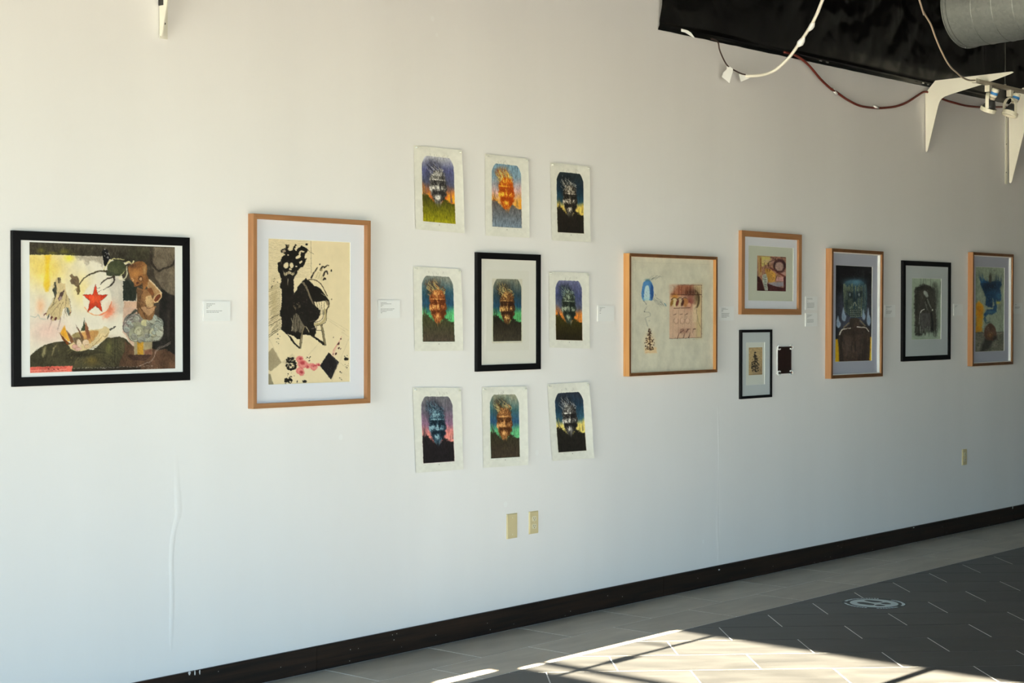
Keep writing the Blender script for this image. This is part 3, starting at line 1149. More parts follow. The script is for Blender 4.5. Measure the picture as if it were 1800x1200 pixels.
    for p, r, a0, a1 in (((560, 250), 140, 180, 330), ((560, 260), 100, 190, 320), ((560, 270), 60, 190, 330), ((960, 290), 100, 200, 360), ((970, 310), 70, 210, 380), ((930, 200), 55, 180, 360), ((600, 470), 108, 60, 200), ((960, 460), 100, -40, 110), ((790, 480), 100, 30, 140), ((470, 340), 75, 120, 270)):
        a.ring(D(p), (r / 9.6, r / 9.6), 1.3, (98, 92, 84), .75, a0, a1)
        a.ring(D(p), (r / 9.6 - 1.4, r / 9.6 - 1.4), 1.2, (205, 206, 192), .6, a0, a1)
    for p, r in (((655, 400), 8.2), ((905, 428), 7.4)):
        a.ell(D(p), (r, r * 1.05), (150, 144, 118), .8, .5)
        a.ell(D((p[0] + 6, p[1] - 4)), (r * .8, r * .85), (212, 206, 174), .95, .7)
        a.ring(D(p), (r, r * 1.05), .9, (92, 86, 70), .7, 40, 230)
        a.ring(D((p[0] + 14, p[1] + 6)), (r * .55, r * .6), .7, (120, 112, 90), .7, 150, 400)
        a.dots(D((p[0] + 15, p[1] - 15)), (3.2, 3.6), 9, .7, (134, 126, 100), int(p[0]), .6)
    rs2 = random.Random(77)
    for k in range(34):
        t = rs2.random() * 6.283
        q_ = .45 + .55 * math.sqrt(rs2.random())
        cx, cy = 745 + 310 * q_ * math.cos(t), 350 + 215 * q_ * math.sin(t)
        if abs(cx - 745) < 90 and cy < 230:
            continue
        rr = rs2.uniform(3, 6.5)
        a0 = rs2.uniform(150, 260)
        a.ell(D((cx, cy)), (rr, rr * .9), rs2.choice([(168, 168, 152), (150, 150, 138), (190, 188, 168), (136, 134, 128), (160, 170, 164)]), .7, .35)
        a.ring(D((cx, cy)), (rr, rr * .9), .8, (88, 84, 76), .75, a0 - 160, a0 - 20)
        a.ring(D((cx, cy)), (rr * .8, rr * .72), .9, (214, 214, 200), .6, a0, a0 + 120)
    a.poly(D((395, 270), (480, 150), (600, 30), (660, 60), (560, 110), (450, 200)), (52, 58, 52), .9, 2)
    # seated brown figure with a tube for an arm
    a.poly(B((600, 790), (700, 820), (830, 820), (870, 960), (880, 1080), (925, 1090), (900, 1150), (860, 1300), (780, 1320), (700, 1290), (640, 1210), (602, 1100), (612, 940)), (140, 100, 64), 1, sm=True)
    a.poly(B((745, 960), (835, 915), (868, 1040), (850, 1110), (770, 1110)), (206, 170, 122), 1, 2, sm=True)
    a.poly(D((700, 0), (930, 0), (900, 80), (830, 140), (770, 100), (740, 60)), (192, 148, 108), 1, 1, sm=True)
    for p in (B((700, 850), (660, 960), (690, 1090)), B((740, 1080), (790, 1130), (870, 1100)), B((650, 1090), (700, 1180), (760, 1300)), B((770, 830), (840, 900), (870, 1010))):
        a.line(p, 1.1, (70, 42, 26), .9, .5)
    a.poly(B((600, 800), (690, 840), (660, 960), (640, 1180), (605, 1100)), (104, 76, 52), .9, 2)
    a.poly(B((770, 640), (840, 680), (1000, 865), (1012, 910), (975, 990), (882, 1046), (862, 985), (885, 900), (800, 830), (755, 770)), (176, 136, 92), 1)
    a.line(B((800, 660), (920, 780), (1005, 880)), 2.2, (222, 202, 168), .9)
    a.poly(B((770, 800), (840, 790), (885, 890), (865, 930), (790, 850)), (128, 78, 44), 1, 1)
    a.ell(B((940, 955)), (10, 5.6), (226, 190, 142), 1, .1, -.95)
    a.ell(B((940, 955)), (8, 4), (120, 64, 40), 1, .15, -.95)
    a.poly(B((455, 460), (520, 410), (600, 368), (690, 362), (748, 410), (768, 470), (758, 560), (790, 640), (785, 700), (745, 795), (700, 832), (690, 722), (640, 752), (572, 770), (550, 712), (500, 655), (478, 560)), (152, 102, 58), 1, sm=True)
    a.glow(B((590, 560)), (9, 9), (204, 140, 76), .8)
    a.glow(B((540, 430)), (10, 5), (92, 58, 40), .9)
    a.glow(B((725, 500)), (3.5, 10), (186, 150, 100), .8)
    a.ell(B((660, 642)), (4.4, 4.6), (96, 58, 34), 1, .2)
    a.ell(B((665, 648)), (2.7, 3), (206, 160, 118), 1, .3)
    a.line(B((512, 640), (545, 655), (540, 690)), 1.2, (228, 190, 140), .9)
    a.ell(B((608, 712)), (2.4, 1.9), (84, 46, 34), 1, .3)
    a.line(B((555, 735), (600, 765), (680, 735)), 1.0, (92, 52, 34), .9)
    # open hand with shards on the mound
    a.poly(C((720, 635), (800, 610), (860, 540), (798, 512), (790, 470), (850, 430), (930, 400), (1080, 380), (1200, 375), (1280, 360), (1330, 330)) + D((60, 318), (130, 328), (166, 370), (170, 430), (120, 520), (40, 580)) + C((1240, 610), (1120, 672), (1060, 712), (930, 742), (850, 745), (770, 700)), (226, 202, 154), 1, 1)
    a.poly(C((930, 440), (1180, 392), (1232, 430), (1180, 510), (1090, 605), (1000, 590)), (206, 152, 88), .95, 2, sm=True)
    a.ell(C((860, 476)), (7.8, 5), (166, 146, 98), 1, .1)
    a.dots(C((860, 470)), (6, 3.6), 12, .5, (120, 100, 62), 8, .6)
    a.poly(C((655, 300), (700, 420), (752, 572), (720, 574), (585, 440)), (243, 172, 48), .95, 2)
    a.poly(C((566, 422), (620, 480), (742, 612), (712, 632), (640, 560)), (132, 72, 32), 1, 1)
    a.poly(C((690, 385), (790, 500), (824, 590), (770, 622), (735, 520)), (112, 72, 44), 1, 2)
    a.poly(C((836, 290), (900, 370), (985, 505), (950, 530), (915, 460)), (116, 80, 58), 1, 1)
    a.poly(C((990, 185), (1018, 385), (928, 402), (970, 310)), (62, 68, 48), 1)
    a.poly(C((1010, 235), (1060, 350), (1098, 520), (1060, 560), (1005, 400)), (152, 94, 64), .95, 1)
    a.poly(C((790, 520), (980, 500), (1000, 600), (860, 640)), (88, 66, 46), .8, 3)
    for p, r, c in (((905, 602), (4.4, 7), (232, 208, 178)), ((1020, 600), (5.8, 6), (232, 204, 172)), ((838, 664), (5.4, 4.4), (218, 168, 154)), ((890, 705), (6, 3), (226, 180, 168)), ((1040, 660), (5, 3.4), (226, 190, 150))):
        a.ell(C(p), r, c, 1, .2, -.3)
        a.ring(C(p), r, .6, (120, 84, 60), .7, 90, 300)
    a.line(C((1120, 670), (1200, 600), (1290, 500)), 1.1, (150, 116, 72), .8)
    a.line(D((60, 480), (100, 500), (150, 430)), 1.0, (120, 90, 58), .8)
    a.line(D((175, 380), (262, 328)), 2.2, (58, 54, 46), 1)
    # red strip and the hand-lettered line
    a.poly(C((70, 1008), (792, 984), (796, 1084), (70, 1112)), (236, 116, 98), 1)
    for k in range(7):
        y = 1010 + k * 13
        a.line(C((90, y + 14), (300, y + rs.uniform(-6, 6)), (430, y - 8 + rs.uniform(-14, 14)), (560, y + rs.uniform(-14, 14)), (700, y - 10)), .8, rs.choice([(250, 190, 170), (200, 70, 62), (248, 160, 140)]), .7)
    for p in ((400, 1040), (490, 1045), (560, 1045)):
        a.ell(C(p), (1.6, 1.1), (128, 40, 40), .9, .5, .5)
    a.poly(C((796, 1030), (1344, 1020), (1344, 1075), (796, 1084)), (38, 32, 26), .8, 2)
    a.poly(D((0, 1015), (350, 1000), (700, 1010), (700, 1045), (0, 1075)), (38, 32, 28), .8, 2)
    a.scribble(C((806, 1030))[0], C((1344, 1018))[0], 1.5, .5, (228, 222, 210), 21)
    a.scribble(D((20, 1024))[0], D((905, 985))[0], 1.6, .5, (232, 226, 214), 22)
    a.scribble(D((800, 1032))[0], D((1030, 1024))[0], 1.0, .5, (214, 206, 196), 23)
    # finer brushwork over everything
    mound = G((215, 925), (260, 878), (370, 838), (440, 832), (520, 880), (620, 888), (700, 820), (790, 803), (835, 822), (860, 860), (870, 990), (480, 1000), (215, 975))
    a.hatch(mound, 130, 7, -1.0, .55, [(34, 30, 22), (120, 112, 66), (48, 42, 28), (150, 138, 84), (28, 25, 20)], 61, .75, .5)
    a.hatch(G((620, 860), (860, 850), (870, 1000), (600, 1000)), 60, 9, 1.5, .5, [(40, 38, 26), (128, 124, 84), (30, 28, 22)], 62, .7, .15)
    a.hatch(B((480, 130), (1215, 140), (1215, 500), (800, 500), (600, 360)), 90, 6, 1.4, .9, [(46, 40, 34), (92, 82, 68), (130, 116, 98), (60, 54, 46)], 63, .4, .5)
    a.hatch(B((880, 480), (1215, 480), (1215, 900), (1080, 880)), 60, 6, 1.3, .9, [(90, 78, 66), (142, 128, 108), (70, 60, 50)], 64, .4, .5)
    a.hatch(A((60, 70), (1290, 100), (1290, 270), (60, 245)), 110, 5, .15, .7, [(36, 32, 26), (92, 84, 58), (120, 112, 60), (48, 44, 36)], 65, .5, .5)
    a.hatch(D((420, 700), (900, 720), (1280, 830), (1280, 1000), (400, 980)), 90, 5, .6, .8, [(70, 46, 34), (130, 94, 68), (52, 36, 28), (150, 112, 84)], 66, .45, .9)
    a.hatch(D((420, 150), (620, 110), (760, 220), (900, 120), (1060, 260), (1060, 520), (800, 580), (520, 560), (420, 380)), 90, 3.5, .2, .7, [(100, 96, 86), (206, 206, 190), (120, 112, 100), (228, 224, 200), (84, 78, 70)], 67, .55, 1.5)
    a.hatch(B((480, 420), (740, 400), (760, 600), (700, 800), (560, 700)), 46, 3, .9, .6, [(96, 58, 32), (206, 152, 90), (70, 42, 26)], 68, .6, .7)
    a.hatch(B((620, 850), (840, 840), (870, 1090), (800, 1290), (650, 1180)), 60, 4, 1.2, .7, [(84, 52, 32), (212, 176, 126), (58, 36, 24), (176, 134, 88)], 69, .6, .5)
    a.hatch(B((780, 660), (850, 700), (1000, 880), (960, 900), (800, 760)), 24, 4, .85, .6, [(220, 196, 158), (110, 76, 48)], 70, .6, .2)
    a.hatch(G((350, 500), (430, 500), (460, 620), (390, 670), (310, 650)), 40, 4, 1.9, .5, [(110, 84, 58), (240, 222, 180), (70, 52, 40)], 71, .7, .4)
    a.hatch(C((740, 640), (1000, 480), (1300, 380), (1280, 560), (1060, 700), (860, 740)), 60, 4, -.5, .6, [(150, 110, 68), (246, 230, 190), (110, 76, 50)], 72, .55, .7)
    a.rough(1.5, .34, 3)
    return a


# ------------------------------------------------------------------ the tall black etching of a burning figure on a chair
def art_chair():
    E, F = crop(465, 412, 8.569), crop(465, 545, 8.569)
    G = crop(410, 350, 3.077)
    q = [(472.9, 418.9), (616.1, 426.4), (614.1, 671.8), (470.2, 674.5)]
    a = Art(240, 380, q, (240, 222, 182))
    K, P = (30, 26, 23), (238, 220, 180)
    rs = random.Random(9)
    for k in range(60):
        y = 80 + k * 23
        t = 1 - k / 60
        slope = -60 * (1 - t) ** 1.3 + 18 * t
        x0 = 62 + rs.uniform(0, 60)
        x1 = 700 if k < 26 else 250
        a.line(E((x0, y + 60 * (1 - t)), ((x0 + x1) / 2, y + slope * .5 + rs.uniform(-5, 5)), (x1 - rs.uniform(0, 160), y + slope * 1.2)), .35, (124, 104, 76), .7)
        if k > 28:
            a.line(E((x0, y + 70 * (1 - t)), (240, y + slope)), .6, (92, 78, 56), .7)
    a.glow(E((150, 1000)), (9, 34), (196, 176, 132), .6)
    a.line(E((700, 95), (702, 660)), .5, (70, 58, 42), .8, sm=False)
    a.line(E((70, 62), (700, 92), (1296, 124)), .5, (120, 104, 76), .8, sm=False)
    # floor joints and grey tiles
    for p in (((60, 390), (255, 262)), ((50, 372), (252, 238)), ((55, 230), (250, 120)), ((55, 130), (245, 40))):
        a.line(F(*p), .7, (52, 44, 32), .9)
    for p in (((930, 112), (1255, 312)), ((960, 160), (1200, 320)), ((1255, 430), (990, 1070)), ((1150, 330), (1250, 400)), ((70, 420), (245, 770)), ((640, 680), (820, 480)), ((1120, 780), (1240, 900))):
        a.line(F(*p), .4, (176, 158, 122), .8)
    a.poly(F((40, 630), (120, 548), (246, 772), (90, 904), (40, 860)), (172, 156, 124), 1, 1, tex=lambda x, y: .7 + .5 * fbm(x, y, 2))
    a.poly(F((30, 945), (80, 942), (136, 1120), (30, 1120)), (160, 148, 120), 1, 1)
    a.poly(F((250, 770), (410, 640), (470, 720), (330, 800)), (214, 196, 158), .8, 2)
    # standing smoke figure
    a.poly(E((205, 480), (205, 430), (250, 400), (260, 350), (312, 310), (300, 292), (250, 272), (248, 242), (300, 216), (330, 210), (322, 160), (380, 168), (372, 200), (352, 222), (382, 258), (428, 240), (440, 190), (470, 160), (486, 168), (458, 232), (482, 252), (500, 220), (540, 200), (560, 162), (578, 190), (604, 194), (644, 220), (652, 242), (632, 280), (612, 300), (604, 360), (634, 370), (612, 430), (582, 492), (540, 502), (504, 540), (490, 590), (452, 640), (440, 690), (440, 1000), (440, 1220), (225, 1220), (240, 1150), (262, 1000), (258, 830), (232, 790), (240, 740), (262, 720), (250, 660), (228, 580), (205, 540)), K, 1, rag=.5, rf=1)
    a.ell(E((360, 182)), (1.6, 1.2), (150, 128, 90), .9, .4)
    a.poly(E((270, 250), (318, 226), (330, 262), (290, 285)), (190, 168, 140), .9)
    for p, r, t in (((328, 470), (4.2, 5.2), .4), ((408, 468), (3.2, 5), 0), ((508, 346), (5.2, 2.8), -.5), ((546, 420), (3, 1.8), -.5), ((575, 262), (3.6, 1.4), .2), ((360, 314), (1.4, 1.0), 0), ((535, 290), (1.5, 4), .3), ((392, 525), (2.2, 1.6), .4), ((480, 485), (1.8, 1), 0)):
        a.ell(E(p), r, P, 1, .2, t)
    for k, x in enumerate((296, 318, 340, 362, 384, 404, 424, 444)):
        a.ell(E((x, 585 + 12 * math.sin(k * 1.3))), (.8, 3.0), P, .95, .3, .3 * math.sin(k))
    a.line(E((285, 545), (300, 600)), .8, (150, 138, 112), .8)
    a.line(E((470, 540), (440, 600)), .6, (130, 118, 96), .8)
    a.line(E((358, 670), (352, 720), (350, 770)), 1.5, (200, 190, 160), .9, .4)
    a.line(E((255, 390), (262, 440)), 1.2, (110, 100, 90), .7)
    a.ell(E((635, 158)), (2.1, 2.1), K, 1, .2)
    a.line(E((630, 215), (680, 265), (740, 302)), .9, K, 1, .4)
    a.dots(E((160, 720)), (5, 8), 4, .9, K, 2)
    a.ell(E((115, 785)), (1.1, 2.2), K, 1, .3, .4)
    # draped seated figure on the chair
    a.poly(E((438, 880), (480, 840), (500, 790), (520, 760), (570, 712), (620, 658), (662, 690), (690, 716), (735, 768), (830, 808), (862, 850), (922, 930), (962, 990), (978, 1040), (962, 1082), (900, 1000), (785, 1018), (738, 1008), (760, 1080), (805, 1110), (830, 1220), (430, 1220)), K, 1, rag=.5, rf=1)
    a.poly(E((560, 722), (600, 722), (640, 790), (680, 900), (740, 1062), (720, 1050), (660, 930), (620, 810)), (142, 128, 104), .9, 1)
    a.line(E((850, 890), (900, 920), (935, 950)), .8, (190, 180, 150), .9)
    a.poly(E((735, 720), (770, 722), (790, 760), (760, 780), (730, 762)), P, 1, sm=True)
    a.poly(E((790, 745), (830, 775), (850, 815), (800, 790)), P, 1, sm=True)
    a.line(E((655, 684), (740, 684), (810, 715), (865, 780), (905, 860), (940, 930)), 1.5, (96, 80, 58), 1)
    a.poly(E((905, 985), (960, 1010), (965, 1070), (930, 1070)), (160, 140, 110), .9, 1)
    for x0, x1 in ((775, 825), (812, 840), (850, 862), (892, 888)):
        a.line(E((x0, 1022), (x1, 1200)), .7, (50, 42, 32), 1, sm=False)
    a.line(E((962, 1080), (930, 1130), (915, 1220)), 2.2, (120, 102, 76), 1)
    a.line(E((950, 1085), (910, 1160), (900, 1230)), .7, K, 1)
    a.dots(E((480, 1060)), (6, 12), 10, 1.6, (120, 108, 86), 12, .7)
    a.dots(E((590, 900)), (7, 16), 8, .9, (80, 72, 60), 13, .7)
    a.ell(E((720, 1165)), (3.2, 2), (92, 84, 72), .8, .5)
    # flames behind the seat
    for p in (((700, 655), (735, 590), (795, 505)), ((840, 540), (860, 500), (885, 488)), ((900, 500), (930, 480), (960, 478)), ((880, 625), (905, 570), (935, 560), (945, 600)), ((885, 680), (905, 660), (915, 680))):
        a.line(E(*p), 3.2, (52, 44, 36), 1, 2.0)
    a.line(E((735, 600), (760, 560)), 1.0, (150, 132, 100), .8)
    a.ell(E((850, 540)), (2, 2.4), (170, 150, 110), .8, .3)
    a.ell(E((945, 482)), (1.4, 1), (170, 150, 110), .8, .3)
    for p in (((760, 660), (800, 570)), ((800, 670), (830, 580)), ((830, 680), (870, 610)), ((850, 700), (880, 650))):
        a.line(E(*p), 1.8, (222, 206, 160), .9)
        a.line(E((p[0][0] + 14, p[0][1]), (p[1][0] + 14, p[1][1])), .4, (110, 94, 66), .8)
    for p in ((830, 455), (1000, 550), (1000, 980)):
        a.ell(E(p), (1.1, 1.5 if p[1] != 550 else 2.4), K if p[1] < 900 else (140, 122, 90), 1, .3, .3)
    # lower body, chair legs and long shadows
    a.poly(F((228, -5), (838, -5), (805, 120), (735, 190), (770, 300), (762, 345), (742, 392), (680, 372), (600, 366), (565, 362), (540, 430), (480, 424), (440, 384), (330, 342), (246, 282), (258, 150)), K, 1, rag=.4, rf=1)
    a.poly(F((250, 270), (400, 400), (440, 470), (530, 562), (515, 572), (420, 486), (370, 400)), K, 1)
    a.poly(F((660, 360), (760, 400), (905, 495), (916, 528), (865, 522), (800, 462)), K, 1)
    a.poly(F((432, 80), (470, 40), (500, 60), (545, 150), (590, 232), (560, 340), (520, 330), (490, 300), (460, 330), (425, 310), (405, 260)), (118, 108, 90), .95, 1)
    for p in (((460, 60), (440, 180), (440, 320)), ((490, 70), (480, 180), (500, 310)), ((520, 120), (520, 220), (510, 300))):
        a.line(F(*p), 1.0, (40, 34, 28), .9)
    a.line(F((400, 120), (420, 180)), 1.0, (190, 180, 150), .8)
    a.line(F((410, 240), (408, 300)), 1.2, (200, 190, 160), .8)
    a.line(F((590, 240), (560, 330), (540, 420), (530, 560)), 2.4, (140, 124, 94), 1, 1.6)
    a.line(F((578, 240), (548, 330), (528, 430), (520, 560)), .7, K, 1)
    a.line(F((600, 250), (572, 330), (555, 430), (538, 560)), .7, K, 1)
    a.line(F((610, 240), (650, 290), (660, 320)), 1.2, (200, 186, 150), .9)
    a.line(F((845, 220), (870, 340), (900, 520)), 2.4, (150, 134, 100), 1)
    a.line(F((834, 220), (858, 350), (888, 520)), .7, K, 1)
    a.line(F((858, 220), (884, 340), (912, 520)), .7, K, 1)
    a.line(F((768, 240), (772, 300), (845, 300)), .7, K, 1, sm=False)
    a.line(F((905, -5), (905, 110), (850, 190), (750, 212)), 4.0, (196, 176, 130), 1)
    a.line(F((880, -5), (870, 110), (820, 160), (750, 180)), .8, K, 1)
    a.line(F((920, -5), (918, 150), (860, 210), (760, 232)), .8, K, 1)
    a.line(F((680, 165), (720, 160), (770, 150)), .7, (120, 110, 92), .8)
    a.line(F((700, 275), (740, 265)), 1.0, (150, 140, 118), .8)
    # spilled blot, slab, splashes
    for p, r in (((520, 730), (6.4, 6)), ((560, 800), (8.4, 7.4)), ((520, 900), (7, 6.4)), ((545, 940), (5.4, 4.4)), ((640, 835), (5, 4.4)), ((730, 850), (6.4, 5.6)), ((690, 810), (4, 3)), ((790, 815), (3.6, 2.6))):
        a.ell(F(p), r, (232, 138, 132), .9, .25, rag=1.6, rf=.8)
    for p, r in (((560, 780), (4, 3.2)), ((530, 720), (3, 2)), ((640, 840), (2, 2.4)), ((740, 830), (4, 1.2)), ((540, 920), (3, 2)), ((800, 815), (1.8, 1.4))):
        a.ell(F(p), r, (178, 48, 58), .8, .8, rag=1.5, rf=1)
    for p, r in (((520, 735), 5), ((565, 805), 6.5), ((525, 905), 5.6), ((730, 850), 5)):
        a.ring(F(p), (r, r), .6, (205, 84, 88), .7, 20, 300)
    a.poly(F((950, 632), (1106, 780), (985, 1042), (820, 830)), (38, 35, 36), 1)
    a.line(F((1000, 700), (1080, 790), (1040, 900)), .8, (120, 112, 110), .7)
    a.dots(F((960, 850)), (10, 14), 26, .45, (84, 80, 80), 31, .7)
    for k in range(11):
        x = rs.uniform(0, 70)
        a.line(F((1150 - x, 390 + x * 2), (1080 - x, 540 + x), (1010 + rs.uniform(-10, 30), 690 + rs.uniform(-40, 30))), .6, (226, 150, 140), .75, .3)
    for p, r in (((1135, 430), 1.4), ((1100, 505), 2.2), ((1105, 570), 1.6), ((1130, 580), 1.1), ((1060, 655), 1.9), ((1025, 405), .9), ((1020, 655), .9)):
        a.ell(F(p), (r * .8, r * 1.3), (74, 30, 34), .95, .4, .5)
    a.dots(F((385, 800)), (9.5, 11), 60, 1.6, K, 41)
    a.dots(F((385, 810)), (7, 8), 14, .7, (206, 198, 176), 42)
    a.dots(F((345, 1060)), (7, 7), 20, 1.7, K, 43)
    a.dots(F((370, 980)), (9, 9), 12, .9, K, 44)
    a.dots(F((200, 420)), (4, 9), 12, .8, K, 45)
    a.ell(F((590, 1060)), (3.6, 2.8), K, 1, .4, rag=1.5, rf=1)
    a.ell(F((1215, 735)), (3.8, 2.6), K, 1, .4, rag=1.6, rf=1)
    a.dots(F((1215, 700)), (3, 5), 5, .6, K, 46)
    a.dots(F((1225, 830)), (4, 5), 8, .7, (60, 52, 40), 47)
    a.dots(F((1130, 930)), (3, 3), 4, 1.2, K, 48)
    a.dots(F((1130, 1040)), (4, 4), 7, .6, (80, 70, 50), 49)
    a.dots(F((640, 715)), (5, 5), 8, .9, (50, 44, 34), 50)
    a.ell(F((475, 1060)), (.9, 2), K, 1, .4)
    # scratched lights in the blacks
    a.hatch(E((230, 330), (420, 280), (600, 240), (560, 460), (440, 640), (430, 1190), (250, 1190), (250, 600)), 120, 3.5, 1.5, .5, [(70, 64, 58), (96, 90, 80), (52, 48, 44)], 81, .6, .5)
    a.hatch(E((450, 900), (620, 690), (850, 850), (950, 1000), (760, 1000), (810, 1190), (450, 1190)), 120, 3.5, 1.0, .5, [(70, 64, 58), (104, 96, 86), (56, 52, 46)], 82, .6, .7)
    a.hatch(F((250, 0), (820, 0), (740, 190), (760, 340), (560, 350), (300, 310)), 120, 3.5, 1.4, .5, [(74, 68, 60), (120, 112, 96), (56, 52, 46)], 83, .6, .5)
    a.hatch(F((450, 60), (500, 60), (585, 230), (540, 330), (430, 310)), 40, 5, 1.5, .5, [(176, 164, 134), (40, 34, 28)], 84, .8, .2)
    a.hatch(E((75, 80), (690, 110), (690, 640), (250, 900), (75, 1150)), 170, 8, .02, .3, [(120, 102, 74), (96, 80, 58)], 85, .55, .12)
    a.rough(1.3, .12, 5)
    return a


# ------------------------------------------------------------------ the bearded head woodcut, printed nine times in different inks
def art_head(pal, seed, nu=110, nv=200, margins=None, paper=(228, 224, 208), edge_dark=0.0):
    """canvas in plate units: the inked block spans 0..1 by 0..2.2; margins (l, t, r, b) of bare paper around it"""
    l, t, r, b = margins or (0.0, 0.0, 0.0, 0.0)
    a = Art(nu, nv, [(-l, -t), (1 + r, -t), (1 + r, 2.2 + b), (-l, 2.2 + b)], paper)
    x, y = a.x, a.y
    rs = random.Random(seed)
    if margins:
        a.grain(9, 9, .2, .8, .02)
    # outline of the block: rounded shoulders at the top
    wob = (fbm(x * 14 + seed, y * 14, 2) - .5) * .03
    top = np.where(np.abs(x - .5) > .34, 0.30 * np.clip((np.abs(x - .5) - .34) / .16, 0, 1) ** 1.8, 0) + np.abs(wob) * 1.2
    s = a.step * 1.5
    inside = np.clip((y - top) / s, 0, 1) * np.clip((2.2 - y) / s, 0, 1) * np.clip((x - wob * .4) / s, 0, 1) * np.clip((1 - wob * .4 - x) / s, 0, 1)
    sky = np.array(pal['sky'], float)
    k = np.interp(y + (fbm(x * 5, y * 1.3 + seed, 3) - .5) * .35, pal.get('stops', [0.05, .5, .95, 1.3]), [0, 1, 2, 3])
    i0 = np.clip(np.floor(k).astype(int), 0, 2)
    f = (k - i0)[:, None]
    C = sky[i0] * (1 - f) + sky[i0 + 1] * f
    C = C * .86 + C.mean(axis=1, keepdims=True) * .10
    C *= (1 + .5 * (fbm(x * 42, y * 7 + seed, 3) - .5))[:, None]
    # glow flecks beside the shoulders
    fl = np.exp(-((y - 1.36) / .2) ** 2) * (np.abs(x - .5) > .26)
    fl = np.clip(fl * (fbm(x * 9, y * 5 + 3, 3) * 2.4 - .6), 0, 1)[:, None]
    C = C * (1 - fl) + np.array(pal['glow'], float) * fl
    a.c = a.c * (1 - inside[:, None]) + C * inside[:, None]
    ht, hl, hd, mid = [np.array(pal[k], float) for k in ('hair', 'light', 'dark', 'mid')]
    # tuft of flame-like hair leaning to one side: curling licks, pale with dark gaps
    a.poly([(.24, .80), (.19, .55), (.13, .30), (.22, .16), (.38, .12), (.54, .18), (.66, .36), (.72, .62)], hd * .55 + np.array(pal['dark2']) * .45, .55, .16, rag=.08, rf=9)
    for n in range(64):
        u0 = rs.uniform(.25, .71)
        v0 = .50 + .30 * abs(u0 - .5) + rs.uniform(-.10, .14)
        ln = rs.uniform(.08, .33) * (1.15 if u0 < .58 else .7)
        lean = -.28 + rs.uniform(-.18, .12) + .22 * (u0 > .64)
        c_ = rs.uniform(.02, .05)
        pts = [(u0, v0), (u0 + lean * ln * .35 + c_, v0 - ln * .33), (u0 + lean * ln * .7 - c_, v0 - ln * .66), (u0 + lean * ln + c_ * .5, v0 - ln)]
        a.line(pts, rs.uniform(.016, .036), [ht, hd, hl, ht, pal['dark2'], ht, hd][n % 7], .75, .005)
    for n in range(20):
        u0, v0 = rs.uniform(.14, .50), rs.uniform(.16, .50)
        a.line([(u0, v0), (u0 - .03, v0 - .06)], .016, [ht, hd][n % 2], .8, .004)
    # head: tone field carved into light and dark like a woodblock
    head = [(.225, .98), (.245, .80), (.28, .64), (.35, .53), (.45, .47), (.57, .46), (.67, .53), (.74, .70), (.77, .92), (.765, 1.12), (.73, 1.30), (.66, 1.43), (.60, 1.53), (.50, 1.60), (.42, 1.55), (.34, 1.43), (.27, 1.28), (.235, 1.12)]
    b2 = Art.__new__(Art)
    b2.__dict__.update(a.__dict__)
    b2.c = np.zeros((len(x), 3))
    b2.poly(head, (1, 1, 1), 1, .05, sm=True, rag=.05, rf=12)
    mh = b2.c[:, :1] * inside[:, None]

    def bump(cx, cy, rx, ry, k):
        return k * np.exp(-((x - cx) / rx) ** 2 - ((y - cy) / ry) ** 2)
    V = .40 - .24 * np.clip((x - .50) / .27, 0, 1) ** 1.3 - .16 * np.clip((.36 - x) / .12, 0, 1) * (y < 1.0)
    V = V + bump(.45, .64, .10, .10, .16) + bump(.35, 1.06, .075, .07, .34) + bump(.50, 1.00, .035, .12, .34) + bump(.645, 1.06, .06, .06, .24)
    V = V + bump(.48, 1.36, .085, .085, .40) + bump(.25, 1.18, .022, .22, .50) + bump(.50, 1.115, .05, .02, .18)
    V = V - bump(.385, .915, .085, .055, .62) - bump(.62, .915, .080, .055, .62)
    V = V - bump(.385, .825, .12, .026, .40) - bump(.625, .825, .11, .026, .40) + bump(.40, .775, .12, .022, .26) + bump(.62, .775, .11, .022, .18)
    V = V - bump(.50, 1.195, .17, .055, .45) - bump(.36, 1.22, .05, .06, .40) - bump(.64, 1.22, .05, .06, .40)
    V = V - bump(.36, 1.38, .06, .12, .28) - bump(.65, 1.36, .07, .14, .34) - bump(.50, 1.52, .14, .08, .22) - bump(.565, 1.00, .022, .12, .34)
    V = V + bump(.375, .925, .030, .016, .60) + bump(.62, .925, .028, .014, .50) + bump(.385, .985, .075, .014, .34) + bump(.63, .985, .065, .014, .26)
    for q_, r_ in ((.70, .10), (.655, .10)):
        V = V - bump(.50, q_, .16, .010, .16)
    fl_ = fbm(x * 30 + (y - 1) * 9 * np.sign(x - .5) + seed, y * 10, 2) - .5
    fn_ = fbm(x * 60 + seed, y * 30, 2) - .5
    V = np.clip(V + .62 * fl_ + .62 * fn_, 0, 1)
    w1 = np.clip(V / .42, 0, 1)[:, None]
    w2 = np.clip((V - .42) / .30, 0, 1)[:, None]
    Cf = (hd * (1 - w1) + mid * w1) * (1 - w2) + hl * w2
    a.c = a.c * (1 - mh) + Cf * mh
    # shoulders and chest
    sh = [(-.1, 1.34), (.03, 1.30), (.12, 1.27), (.20, 1.30), (.27, 1.40), (.36, 1.50), (.44, 1.55), (.56, 1.55), (.64, 1.48), (.70, 1.42), (.80, 1.46), (.90, 1.52), (1.1, 1.62), (1.1, 2.3), (-.1, 2.3)]
    b2.c = np.zeros((len(x), 3))
    b2.poly(sh, (1, 1, 1), 1, .05, rag=.06, rf=14)
    m = b2.c[:, :1] * inside[:, None]
    tb = np.clip((y - 1.4) / .8, 0, 1)[:, None]
    body = np.array(pal['body'][0], float) * (1 - tb) + np.array(pal['body'][1], float) * tb
    body *= (1 + .6 * (fbm(x * 46, y * 9, 3) - .5))[:, None]
    a.c = a.c * (1 - m) + body * m
